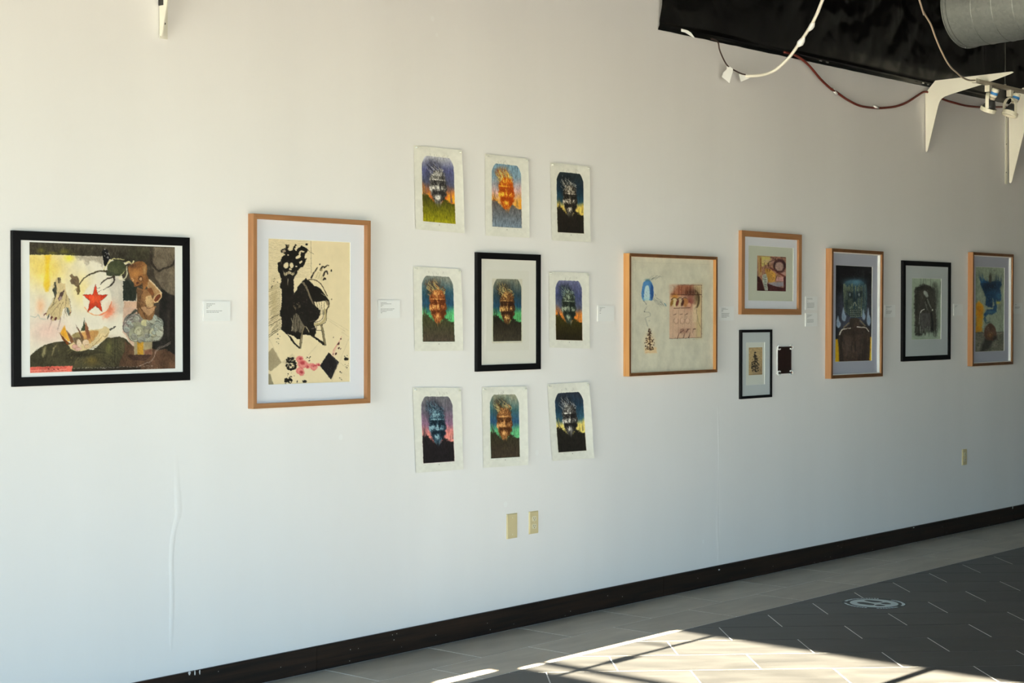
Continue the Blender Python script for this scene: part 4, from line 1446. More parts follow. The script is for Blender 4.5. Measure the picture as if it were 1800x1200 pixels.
    # beard tapering over the chest
    for n in range(22):
        u0 = rs.uniform(.38, .62)
        v0 = 1.40 + .12 * rs.random()
        a.line([(u0, v0), (u0 + (.5 - u0) * .4, v0 + rs.uniform(.10, .26) * (1 - abs(u0 - .5) * 2))], .016, [mid, hd, mid, hl][n % 4], .5, .004)
    for n in range(12):
        a.line([(.08 + rs.uniform(-.04, .1), 1.3), (.06 + rs.uniform(-.06, .08), 1.3 - rs.uniform(.1, .4))], .018, [hd, pal['glow'], pal['dark2']][n % 3], .7, .004)
        u0 = rs.uniform(.8, .98)
        a.line([(u0, 1.5 - rs.uniform(0, .1)), (u0 + rs.uniform(-.02, .02), 1.32 - rs.uniform(0, .2))], .02, [pal['glow'], pal['glow'], pal['dark2']][n % 3], .6, .004)
    g = inside > .5
    n2 = fbm(x * 60, y * 26 + seed, 2)
    a.c[g] *= (1 + .30 * (n2[g] - .5))[:, None]
    if margins:
        for n in range(7):
            u0, v0 = rs.uniform(.2, .85), rs.uniform(-.16, -.03)
            a.line([(u0, v0), (u0 + rs.uniform(-.03, .03), v0 + .06)], .008, (120, 116, 106), .6)
        a.ell((.5, 2.27), (.012, .014), (110, 100, 90), .9, .4)
        a.scribble((.02, 2.245), (.24, 2.245), .02, .007, (150, 146, 138), seed, .7, step=.02)
        a.scribble((.72, 2.245), (.98, 2.245), .02, .007, (150, 146, 138), seed + 1, .7, step=.02)
    return a


PAL = {
    '11': dict(sky=[(186, 186, 198), (92, 96, 146), (84, 88, 116), (226, 110, 42)], glow=(250, 176, 44), hair=(150, 150, 170), light=(232, 228, 220), dark=(44, 42, 42), dark2=(56, 60, 96), mid=(122, 118, 112), body=[(70, 68, 22), (158, 152, 24)]),
    '12': dict(sky=[(122, 156, 178), (134, 164, 184), (230, 182, 176), (238, 172, 84)], glow=(242, 164, 52), hair=(226, 208, 122), light=(252, 196, 66), dark=(168, 66, 14), dark2=(120, 96, 60), mid=(206, 104, 26), body=[(98, 92, 90), (124, 140, 156)]),
    '13': dict(sky=[(44, 54, 58), (30, 48, 64), (38, 78, 98), (236, 200, 92)], glow=(240, 204, 92), hair=(168, 166, 158), light=(218, 208, 190), dark=(26, 23, 21), dark2=(20, 30, 40), mid=(84, 76, 66), body=[(38, 33, 27), (32, 28, 24)], stops=[.05, .5, 1.0, 1.22]),
    '21': dict(sky=[(132, 136, 126), (48, 88, 104), (38, 80, 112), (86, 192, 116)], glow=(104, 204, 128), hair=(196, 176, 116), light=(230, 168, 98), dark=(92, 44, 20), dark2=(48, 52, 44), mid=(160, 88, 44), body=[(66, 68, 42), (78, 66, 56)]),
    '22': dict(sky=[(138, 138, 118), (52, 78, 88), (36, 78, 112), (88, 184, 108)], glow=(102, 196, 118), hair=(196, 180, 120), light=(238, 194, 116), dark=(50, 28, 18), dark2=(38, 42, 36), mid=(124, 80, 44), body=[(40, 36, 26), (72, 64, 52)]),
    '23': dict(sky=[(122, 124, 164), (72, 80, 124), (92, 98, 122), (242, 132, 44)], glow=(246, 148, 52), hair=(126, 146, 136), light=(176, 186, 162), dark=(28, 34, 30), dark2=(40, 46, 76), mid=(72, 82, 70), body=[(58, 52, 20), (36, 31, 19)]),
    '31': dict(sky=[(118, 114, 120), (108, 100, 114), (156, 112, 142), (236, 132, 122)], glow=(240, 150, 134), hair=(96, 128, 148), light=(156, 190, 200), dark=(18, 30, 42), dark2=(52, 50, 62), mid=(60, 88, 104), body=[(34, 29, 31), (30, 26, 28)]),
    '32': dict(sky=[(152, 152, 128), (64, 108, 112), (44, 88, 128), (98, 190, 124)], glow=(112, 204, 138), hair=(200, 184, 124), light=(234, 174, 110), dark=(74, 40, 18), dark2=(52, 62, 52), mid=(150, 98, 54), body=[(54, 50, 35), (66, 54, 44)]),
    '33': dict(sky=[(48, 54, 68), (36, 62, 84), (52, 98, 118), (242, 216, 112)], glow=(246, 214, 110), hair=(160, 162, 166), light=(220, 214, 204), dark=(28, 25, 25), dark2=(26, 36, 50), mid=(92, 88, 84), body=[(36, 33, 28), (33, 30, 26)], stops=[.05, .5, 1.0, 1.22]),
}


# ------------------------------------------------------------------ the sheet with the blue niche, the fir and the row of faces
def art_faces(q):
    H, I, J = crop(1105, 445, 7.5), crop(1170, 490, 10.44), crop(1110, 520, 10)
    a = Art(240, 300, q, (208, 203, 184))
    a.grain(.12, .05, .2, .8, .03)
    a.line(H((72, 130), (70, 1560)), .8, (226, 222, 206), .8, sm=False)
    a.line(H((70, 118), (400, 128), (1060, 150)), .5, (186, 180, 160), .8, sm=False)
    a.line(H((1088, 150), (1086, 1500)), .5, (224, 220, 206), .7, sm=False)
    a.poly(H((168, 540), (180, 430), (200, 372), (245, 348), (292, 370), (324, 440), (326, 560), (302, 620), (240, 606), (190, 622)), (82, 134, 186), 1, .8, sm=True, rag=.6, rf=1)
    a.glow(H((250, 350)), (6, 2.5), (80, 120, 130), .8)
    a.poly(H((290, 390), (324, 440), (326, 560), (302, 615), (285, 520)), (46, 84, 146), .9, 1)
    a.poly(H((204, 600), (206, 500), (222, 432), (244, 418), (268, 450), (274, 600)), (196, 218, 220), .95, 1, sm=True)
    a.glow(H((230, 600)), (7, 3), (164, 206, 212), .9)
    a.dots(H((190, 510)), (2, 9), 14, .7, (52, 92, 150), 3, .6)
    a.dots(H((240, 510)), (2.4, 8), 10, .5, (120, 150, 160), 4, .6)
    rs = random.Random(5)
    for k in range(14):
        x = 250 + rs.uniform(0, 110)
        a.line(H((x, 350 - rs.uniform(0, 20)), (x + 40, 320 - rs.uniform(0, 30)), (x + 60 + rs.uniform(0, 30), 300 + rs.uniform(-20, 30))), .35, (130, 130, 122), .7)
    a.line(H((300, 345), (330, 318)), .9, (70, 78, 76), .9)
    for k in range(16):
        x, y = 310 + rs.uniform(0, 60), 560 + rs.uniform(-20, 60)
        a.line(H((x, y), (x + 50, y + 40 + rs.uniform(-20, 30)), (x + 100 + rs.uniform(0, 40), y + 70 + rs.uniform(-20, 50))), .35, (128, 130, 122), .75)
    a.line(H((415, 640), (470, 690)), 1.0, (74, 86, 92), .9, .4)
    a.line(H((470, 660), (492, 690)), 1.4, (90, 140, 158), .8)
    a.line(H((345, 535), (355, 560)), .6, (70, 70, 66), .9)
    a.line(H((190, 622), (215, 640), (232, 668)), .8, (100, 102, 98), .9)
    for o in (0, 6, -5):
        a.line(H((240 + o, 700), (206 + o, 765), (268 + o, 775), (282 + o, 820), (222 + o, 845), (230 + o, 890), (250 + o, 960)), .45, (146, 146, 136), .8)
    a.ell(H((207, 766)), (.7, .8), (60, 60, 56), 1, .4)
    a.ell(H((270, 885)), (1.6, 1.2), (160, 160, 150), .5, .6)
    # small fir
    a.glow(J((318, 800)), (10, 17), (226, 196, 152), .9)
    a.poly(J((232, 905), (440, 895), (444, 1000), (236, 1004)), (224, 194, 150), .9, 2, rag=1)
    a.line(J((250, 990), (340, 982)), .4, (110, 80, 56), .8)
    a.line(J((306, 565), (318, 700), (326, 945)), .9, (58, 30, 18), 1, 1.8)
    for k in range(120):
        t = rs.random() ** .7
        y = 575 + t * 370
        hw = 12 + (t * 115 if t < .62 else 75 - (t - .62) * 60)
        x = 318 + rs.uniform(-1, 1) * hw
        a.ell(J((x, y)), (rs.uniform(.5, 1.3), rs.uniform(.5, 1.0)), rs.choice([(62, 32, 18), (92, 54, 34), (44, 22, 14)]), .95, .5, rs.random() * 3)
    # plate with the overlapping faces
    ed = lambda *p: I(*p)
    a.poly(ed((70, 108), (662, 112), (656, 1082), (66, 1096)), (210, 176, 150), 1, .8)
    a.poly(ed((520, 112), (662, 112), (656, 1082), (560, 1082)), (206, 184, 138), .95, 8)
    a.poly(ed((120, 112), (500, 112), (500, 300), (100, 320)), (158, 92, 66), .9, 5)
    a.poly(ed((60, 100), (220, 100), (130, 240), (60, 260)), (206, 190, 170), .8, 6)
    a.glow(ed((170, 330)), (7, 5), (208, 140, 54), .95)
    a.glow(ed((470, 250)), (12, 8), (74, 42, 34), .95)
    a.glow(ed((440, 420)), (11, 14), (128, 62, 54), .9)
    a.glow(ed((575, 330)), (5, 13), (98, 80, 54), .8)
    a.ring(ed((520, 380)), (8.5, 16), 3.4, (84, 66, 44), .9, -70, 60)
    for k in range(30):
        x = 130 + k * 17
        a.line(ed((x, 125 + rs.uniform(0, 30)), (x + rs.uniform(-6, 6), 280)), .4, rs.choice([(84, 44, 34), (230, 200, 160), (104, 60, 40)]), .75)
    a.line(ed((100, 278), (330, 290), (655, 292)), .8, (60, 30, 22), .9, 1.2)
    a.line(ed((225, 112), (660, 116), (656, 1080), (70, 1094)), .6, (70, 44, 34), .9, sm=False)
    for x, c in ((165, (222, 204, 152)), (262, (214, 188, 148)), (360, (178, 120, 70))):
        a.ell(ed((x, 430)), (5, 7.6), c, .95, .4)
    for x, c in ((112, (150, 104, 46)), (212, (104, 42, 36)), (308, (74, 36, 28))):
        a.ell(ed((x, 440)), (2.4, 6), c, .95, .5, .3)
    for x in (150, 255, 340):
        a.line(ed((x - 45, 380), (x, 345), (x + 55, 360)), 1.8, (66, 36, 28), .85, .8)
    a.ell(ed((430, 480)), (3.4, 3.6), (214, 160, 130), .9, .6)
    a.line(ed((150, 540), (300, 535), (450, 530)), 1.4, (86, 54, 40), .7)
    a.ell(ed((540, 540)), (1.2, 3.2), (56, 40, 32), .9, .5, .4)
    a.poly(ed((490, 470), (560, 480), (580, 700), (560, 800), (500, 800)), (222, 200, 166), .8, 4)
    for x in (130, 235, 345, 462, 572):
        a.line(ed((x, 560), (x + 3, 800), (x - 4, 1080)), .35, (116, 84, 66), .8)
    for x in (165, 280, 375):
        a.line(ed((x - 20, 662), (x + 25, 640)), .8, (70, 42, 34), .9)
        a.ring(ed((x + 25, 770)), (4.0, 5.4), .6, (130, 92, 78), .8, -30, 240)
        a.ell(ed((x + 20, 760)), (2.4, 3), (222, 190, 168), .7, .6)
        a.line(ed((x - 15, 700), (x + 30, 702)), .4, (134, 94, 82), .7)
    a.glow(ed((330, 960)), (12, 6), (158, 112, 96), .7)
    for p in (((215, 1085), (250, 990)), ((322, 1082), (352, 1000)), ((425, 1078), (446, 990)), ((270, 990), (330, 930)), ((370, 980), (420, 930))):
        a.line(ed(*p), 1.3, (72, 40, 34), .9, .5)
    for x, w in ((300, 40), (420, 44), (528, 46)):
        a.line(ed((x - w / 2, 925), (x + w / 2, 920)), 1.4, (70, 42, 34), .9 if x > 400 else .5)
        a.line(ed((x - w / 2, 925), (x - w / 2 - 10, 990)), .6, (70, 42, 34), .8)
    a.line(ed((560, 560), (600, 800), (650, 900)), .5, (90, 66, 52), .8)
    a.hatch(ed((90, 120), (640, 120), (640, 540), (110, 540)), 120, 4, 1.3, .45, [(84, 44, 34), (232, 204, 160), (60, 30, 24), (190, 130, 90)], 10, .55, .5)
    a.hatch(ed((90, 560), (640, 560), (640, 1070), (90, 1080)), 110, 4, 1.2, .4, [(150, 108, 88), (232, 208, 180), (110, 76, 62)], 11, .5, .9)
    a.scribble(I((500, 1112))[0], I((580, 1110))[0], .6, .4, (90, 80, 70), 9)
    a.rough(1.0, .16, 11)
    return a


def art_desk():
    K = crop(1305, 420, 9.6)
    q = K((250, 284), (742, 298), (724, 882), (243, 872))
    a = Art(90, 100, q, (158, 114, 94))
    a.grain(.5, .5, .2, .8, .15)
    a.poly(K((280, 290), (475, 300), (470, 400), (330, 470), (290, 420)), (196, 182, 106), 1, 3)
    a.glow(K((400, 380)), (8, 4), (196, 168, 136), .7)
    a.poly(K((260, 285), (318, 290), (326, 600), (270, 640)), (172, 140, 92), 1, 2)
    a.line(K((310, 330), (305, 560)), 2.2, (140, 82, 44), .9)
    a.glow(K((690, 580)), (5, 5), (184, 146, 138), .9)
    a.glow(K((500, 380)), (6, 5), (178, 140, 128), .9)
    a.poly(K((370, 500), (470, 510), (565, 600), (545, 725), (440, 740), (400, 620)), (186, 140, 66), 1, 2)
    a.poly(K((575, 640), (690, 640), (690, 710), (560, 710)), (196, 150, 146), 1, 2)
    a.poly(K((440, 740), (690, 720), (690, 800), (560, 810), (440, 770)), (146, 142, 152), 1, 3)
    a.line(K((470, 490), (600, 570), (725, 640)), 3.0, (112, 58, 52), 1)
    a.line(K((545, 700), (575, 630)), .8, (52, 34, 30), .9)
    a.ell(K((630, 450)), (11.4, 12.4), (60, 30, 34), 1, .2, rag=2, rf=.8)
    a.ell(K((622, 465)), (7.6, 8), (162, 134, 124), 1, .25, rag=1.5, rf=.8)
    a.line(K((610, 420), (625, 520)), .5, (110, 84, 80), .8)
    a.poly(K((235, 630), (280, 640), (330, 720), (370, 880), (235, 880)), (58, 28, 28), 1, 1)
    a.poly(K((415, 750), (560, 800), (690, 825), (690, 650), (735, 620), (730, 890), (405, 890)), (70, 32, 34), 1, 1)
    a.poly(K((335, 610), (395, 590), (422, 680), (412, 770), (422, 868), (375, 868), (335, 720)), (178, 184, 172), 1, 1)
    rs = random.Random(3)
    for k in range(16):
        y = 620 + k * 16
        a.line(K((340 + rs.uniform(0, 20), y), (400, y + rs.uniform(0, 20))), .5, (40, 38, 36), .8)
    for k in range(14):
        x, y = rs.uniform(320, 470), rs.uniform(410, 520)
        a.line(K((x, y), (x + rs.uniform(-30, 30), y + rs.uniform(-20, 40))), .8, (92, 46, 34), .9)
    for p in (((470, 310), (530, 320), (500, 350)), ((550, 300), (540, 350), (440, 400), (440, 470)), ((650, 305), (730, 310)), ((575, 300), (560, 350))):
        a.line(K(*p), 1.0, (60, 34, 32), .9)
    a.dots(K((500, 650)), (7, 4), 8, .5, (120, 76, 40), 7)
    a.scribble(K((590, 665))[0], K((680, 690))[0], 1, .4, (120, 60, 60), 8)
    a.hatch(K((260, 290), (735, 300), (725, 870), (250, 865)), 90, 4, .6, .6, [(90, 48, 40), (208, 176, 130), (60, 34, 32), (170, 128, 110)], 9, .55, 1.2)
    a.rough(1.0, .3, 8)
    return a


def art_fir():
    L = crop(1300, 575, 9.23)
    q = L((149, 328), (369, 325), (369, 770), (149, 776))
    a = Art(60, 100, q, (172, 148, 108))
    a.glow(L((330, 700)), (10, 10), (132, 110, 82), .8)
    a.grain(.6, .6, .2, .8, .1)
    a.line(L((150, 766), (369, 760)), .8, (104, 84, 58), .8)
    a.glow(L((255, 745)), (7, 2), (148, 132, 110), .8)
    rs = random.Random(6)
    a.line(L((248, 400), (252, 560), (256, 715)), .8, (36, 30, 26), 1, 2)
    for k in range(130):
        t = rs.random() ** .75
        y = 400 + t * 320
        hw = 8 + (t * 85 if t < .7 else 60 - (t - .7) * 60)
        a.ell(L((254 + rs.uniform(-1, 1) * hw, y)), (rs.uniform(.5, 1.4), rs.uniform(.5, 1.1)), rs.choice([(34, 29, 26), (56, 48, 40), (26, 22, 20)]), .9, .5, rs.random() * 3)
    return a


def art_drops():
    M = crop(1455, 440, 5.333)
    q = M((78, 138), (421, 155), (406, 1040), (67, 1036))
    a = Art(120, 250, q, (22, 22, 26))
    a.glow(M((235, 600)), (34, 52), (74, 78, 96), .95)
    a.poly(M((60, 130), (430, 130), (430, 330), (360, 340), (300, 280), (200, 280), (140, 340), (60, 420)), (20, 19, 22), .9, 12)
    rs = random.Random(2)
    for k in range(26):
        x = rs.uniform(150, 350)
        a.line(M((x, rs.uniform(200, 290)), (x + rs.uniform(-20, 20), rs.uniform(170, 260))), .6, (52, 50, 52), .6)
    a.poly(M((148, 320), (210, 285), (300, 285), (360, 345), (366, 480), (355, 560), (330, 615), (275, 640), (215, 632), (165, 580), (148, 480)), (44, 62, 70), 1, 2, sm=True)
    a.glow(M((250, 300)), (20, 7), (76, 116, 138), .9)
    for k in range(22):
        x = 150 + k * 10
        b = 560 + 70 * math.sin((k + 1) / 23 * math.pi)
        a.line(M((x, 335 + rs.uniform(-20, 20)), (x + 2, 450), (x + (200 - x) * .05 + 3, b)), .9, rs.choice([(160, 166, 122), (140, 150, 120), (112, 132, 126), (80, 104, 112)]), .85, .6)
        a.line(M((x + 5, 345), (x + 6, 450), (x + 6 + (200 - x) * .05, b - 10)), .7, (22, 32, 38), .7)
    a.poly(M((186, 385), (240, 400), (232, 452), (192, 446)), (18, 26, 36), .8, 4)
    a.poly(M((262, 396), (318, 385), (318, 438), (270, 452)), (18, 26, 36), .8, 4)
    for x in (207, 292):
        a.ell(M((x, 418)), (1.6, 3.0), (150, 164, 164), .7, .8)
    a.glow(M((250, 470)), (5, 12), (22, 34, 44), .8)
    a.glow(M((180, 520)), (5, 16), (30, 40, 44), .7)
    a.line(M((238, 520), (252, 488), (266, 520)), 1.2, (170, 172, 150), .8)
    a.line(M((205, 545), (225, 530)), 1.0, (150, 156, 140), .7)
    a.line(M((280, 532), (300, 545)), 1.0, (150, 156, 140), .7)
    for r_ in range(4):
        for k in range(8):
            a.ell(M((205 + k * 14, 560 + r_ * 19)), (1.4, 1.5), (26, 34, 36), .9, .4)
            a.ell(M((212 + k * 14, 562 + r_ * 19)), (.8, 1.2), (158, 168, 150), .9, .4)
    a.poly(M((208, 640), (285, 640), (305, 690), (372, 728), (396, 800), (384, 1045), (96, 1045), (92, 800), (116, 744), (195, 700)), (56, 45, 39), 1, 2, sm=True)
    for k in range(30):
        x = rs.uniform(110, 370)
        y = rs.uniform(760, 950)
        a.line(M((x, y), (x + rs.uniform(-12, 12), y + rs.uniform(40, 100))), 2.4, rs.choice([(30, 24, 22), (80, 66, 58), (66, 56, 50), (38, 30, 28)]), .5)
    a.poly(M((150, 790), (225, 800), (215, 1000), (160, 980)), (92, 80, 72), .35, 5)
    a.poly(M((255, 790), (325, 790), (320, 960), (270, 980)), (92, 80, 72), .4, 5)
    for p in (((110, 785), (130, 742), (160, 734), (212, 728)), ((272, 718), (300, 722), (352, 730), (380, 765))):
        a.line(M(*p), 1.7, (212, 204, 190), .95, 1.1)
    for p in (((150, 720), (195, 680)), ((300, 660), (345, 710))):
        a.line(M(*p), 2.6, (122, 108, 84), .8)
    a.poly(M((60, 825), (92, 825), (100, 900), (104, 1045), (60, 1045)), (206, 156, 30), 1, 2)
    a.poly(M((392, 820), (415, 815), (410, 1045), (384, 1045)), (206, 156, 30), 1, 2)
    for (x, y), w, h in (((150, 620), 21, 42), ((100, 685), 20, 36), ((380, 655), 20, 56), ((335, 620), 16, 34)):
        a.poly(M((x - w * .2, y - h * 2.0), (x + w * .3, y - h * .9), (x + w, y), (x + w * .5, y + h * .9), (x - w * .5, y + h * .9), (x - w, y)), (146, 164, 184), .9, 2, sm=True)
        a.poly(M((x - w * .2, y - h * .5), (x + w * .5, y), (x, y + h * .6), (x - w * .6, y)), (116, 136, 160), .8, 2, sm=True)
    a.rough(1.0, .3, 7)
    return a


def art_charcoal():
    N = crop(1590, 465, 7.27)
    q = N((96, 175), (471, 180), (466, 950), (95, 958))
    a = Art(100, 190, q, (132, 144, 128))
    vt = lambda x, y: np.clip(fbm(x * 1.1, y * .16, 3) * 1.9 - .1, 0, 1)
    a.poly(N((350, 330), (380, 225), (410, 250), (440, 350), (430, 560), (420, 880), (360, 860)), (74, 78, 70), .9, 4, sm=True, tex=vt)
    a.poly(N((440, 300), (465, 200), (468, 420), (450, 820), (430, 820)), (104, 112, 100), .7, 3, tex=vt)
    a.poly(N((132, 340), (180, 282), (260, 258), (345, 290), (385, 340), (395, 560), (400, 800), (360, 840), (300, 850), (240, 880), (190, 910), (140, 870), (132, 600)), (44, 42, 38), 1, 3, sm=True, rag=2.5, rf=.5)
    a.poly(N((140, 330), (390, 330), (395, 860), (140, 880)), (60, 58, 52), .6, 4, tex=vt)
    for x in (205, 240, 268, 330):
        a.line(N((x, 180), (x + 3, 270)), 1.4, (96, 102, 92), .6)
    a.poly(N((200, 650), (215, 620), (325, 620), (335, 850), (205, 840)), (70, 68, 66), 1, 2)
    a.line(N((340, 620), (355, 740), (350, 850)), 3.4, (26, 25, 24), 1)
    a.ell(N((272, 380)), (3.2, 6.4), (140, 146, 138), .95, .4, -.5)
    a.line(N((292, 450), (320, 520), (340, 560)), 3.0, (112, 114, 106), .8, 1.4)
    a.line(N((262, 480), (290, 580)), 2.0, (96, 96, 90), .8)
    a.line(N((204, 615), (220, 588), (252, 572)), 1.8, (186, 190, 178), .95, 1.4)
    a.ell(N((355, 578)), (1.3, 1.8), (180, 184, 172), .9, .4)
    a.line(N((196, 620), (186, 760)), .8, (150, 156, 146), .8)
    a.line(N((462, 220), (466, 420)), 1.0, (40, 42, 40), .9)
    rs = random.Random(8)
    for k in range(30):
        x = rs.uniform(140, 400)
        a.line(N((x, rs.uniform(780, 850)), (x + rs.uniform(-5, 5), rs.uniform(850, 920))), 1.0, rs.choice([(44, 42, 38), (132, 142, 128)]), .6)
    a.scribble(N((390, 922))[0], N((452, 920))[0], .6, .4, (84, 88, 80), 2)
    a.hatch(N((140, 340), (390, 340), (395, 860), (140, 870)), 120, 7, 1.5, .8, [(30, 28, 26), (72, 70, 64), (92, 92, 86), (24, 23, 22)], 4, .5, .2)
    a.rough(1.0, .25, 9)
    return a


def art_blue():
    O = crop(1700, 445, 6)
    q = O((90, 145), (393, 152), (393, 1030), (89, 1036))
    a = Art(100, 230, q, (116, 126, 110))
    a.grain(.3, .1, .2, .8, .04)
    a.poly(O((94, 545), (130, 500), (165, 545), (180, 600), (165, 700), (158, 820), (94, 832)), (176, 120, 28), .95, 4, rag=2)
    a.glow(O((130, 620)), (5, 12), (150, 92, 20), .6)
    a.poly(O((138, 320), (165, 285), (205, 295), (240, 312), (300, 286), (350, 296), (364, 330), (342, 372), (358, 430), (352, 500), (325, 525), (300, 480), (312, 560), (306, 620), (262, 645), (218, 640), (192, 670), (208, 722), (186, 706), (176, 640), (214, 590), (268, 588), (286, 540), (266, 470), (266, 572), (216, 566), (194, 540), (200, 470), (170, 400)), (26, 54, 82), 1, 2, rag=1.2, rf=.6)
    a.glow(O((245, 350)), (15, 10), (12, 22, 38), 1)
    a.ell(O((242, 270)), (2.4, 8), (44, 42, 38), .8, .8)
    a.poly(O((225, 430), (265, 430), (262, 560), (220, 555)), (20, 40, 62), .8, 3)
    a.glow(O((330, 450)), (5, 7), (48, 86, 118), .7)
    a.glow(O((240, 620)), (10, 3), (62, 96, 110), .7)
    rs = random.Random(12)
    for k in range(22):
        x = rs.uniform(125, 200)
        a.line(O((x + 20, 310), (x + rs.uniform(-10, 10), 290 - rs.uniform(0, 90))), 1.2, (34, 70, 106), .7, .4)
        x = rs.uniform(290, 360)
        a.line(O((x, 300), (x + rs.uniform(-8, 8), 280 - rs.uniform(0, 60))), 1.0, (50, 66, 80), .6, .4)
    a.line(O((200, 660), (178, 690), (205, 735), (235, 720)), 1.2, (40, 62, 66), .9)
    a.glow(O((325, 520)), (4, 2.6), (168, 160, 60), .8)
    a.poly(O((85, 832), (400, 826), (400, 1045), (85, 1045)), (96, 94, 82), 1, 2)
    for k in range(160):
        x, y = rs.uniform(92, 390), rs.uniform(835, 1035)
        a.line(O((x, y), (x + rs.uniform(-14, 14), y + rs.uniform(-16, 16))), .6, rs.choice([(52, 50, 44), (126, 124, 110), (64, 62, 54), (40, 38, 34)]), .7)
    a.line(O((85, 832), (200, 834), (400, 828)), 1.0, (50, 48, 42), .9)
    a.poly(O((130, 1035), (190, 890), (290, 890), (230, 1000), (170, 1035)), (34, 31, 28), .8, 5)
    a.poly(O((182, 810), (205, 760), (240, 735), (280, 760), (304, 810), (306, 890), (270, 915), (220, 912), (188, 880)), (70, 50, 40), 1, 2, sm=True)
    a.glow(O((245, 860)), (7, 6), (110, 76, 46), .8)
    a.glow(O((290, 890)), (5, 5), (30, 26, 24), .9)
    a.hatch(O((195, 770), (280, 760), (300, 890), (200, 890)), 30, 4, 1.4, .7, [(44, 32, 28), (124, 104, 80), (150, 140, 120)], 5, .6, .5)
    a.dots(O((298, 175)), (3, 3), 3, .8, (60, 62, 60), 4)
    a.hatch(O((150, 310), (350, 310), (340, 480), (220, 560)), 60, 5, 1.3, .8, [(14, 30, 48), (60, 96, 124), (20, 44, 70)], 6, .5, .8)
    a.rough(1.1, .3, 10)
    return a

# ================================================================== framed pictures
M_MAPLE_V = wood('light maple frame upright', (0.30, 0.136, 0.055), (0.40, 0.20, 0.09), stretch=(30, 30, 1.5))
M_OAK_V = wood('warm oak frame upright', (0.40, 0.18, 0.055), (0.52, 0.26, 0.09), stretch=(30, 30, 1.5))


def rect_px(quad, Y):
    """photo quad (tl, tr, br, bl) lying in the plane y = Y -> x0, x1, z0, z1"""
    p = [on_y(x, y, Y) for x, y in quad]
    return ((p[0][0] + p[3][0]) / 2, (p[1][0] + p[2][0]) / 2, (p[2][2] + p[3][2]) / 2, (p[0][2] + p[1][2]) / 2)


def ring_mesh(bm, o, i, y0, y1):
    """flat board with a rectangular window: outer rect o, inner rect i (x0, x1, z0, z1)"""
    O = [(o[0], o[2]), (o[1], o[2]), (o[1], o[3]), (o[0], o[3])]
    I = [(i[0], i[2]), (i[1], i[2]), (i[1], i[3]), (i[0], i[3])]
    for k in range(4):
        j = (k + 1) % 4
        prism(bm, [O[k], O[j], I[j], I[k]], 'y', y0, y1)
    bmesh.ops.remove_doubles(bm, verts=bm.verts[:], dist=1e-6)
    return bm


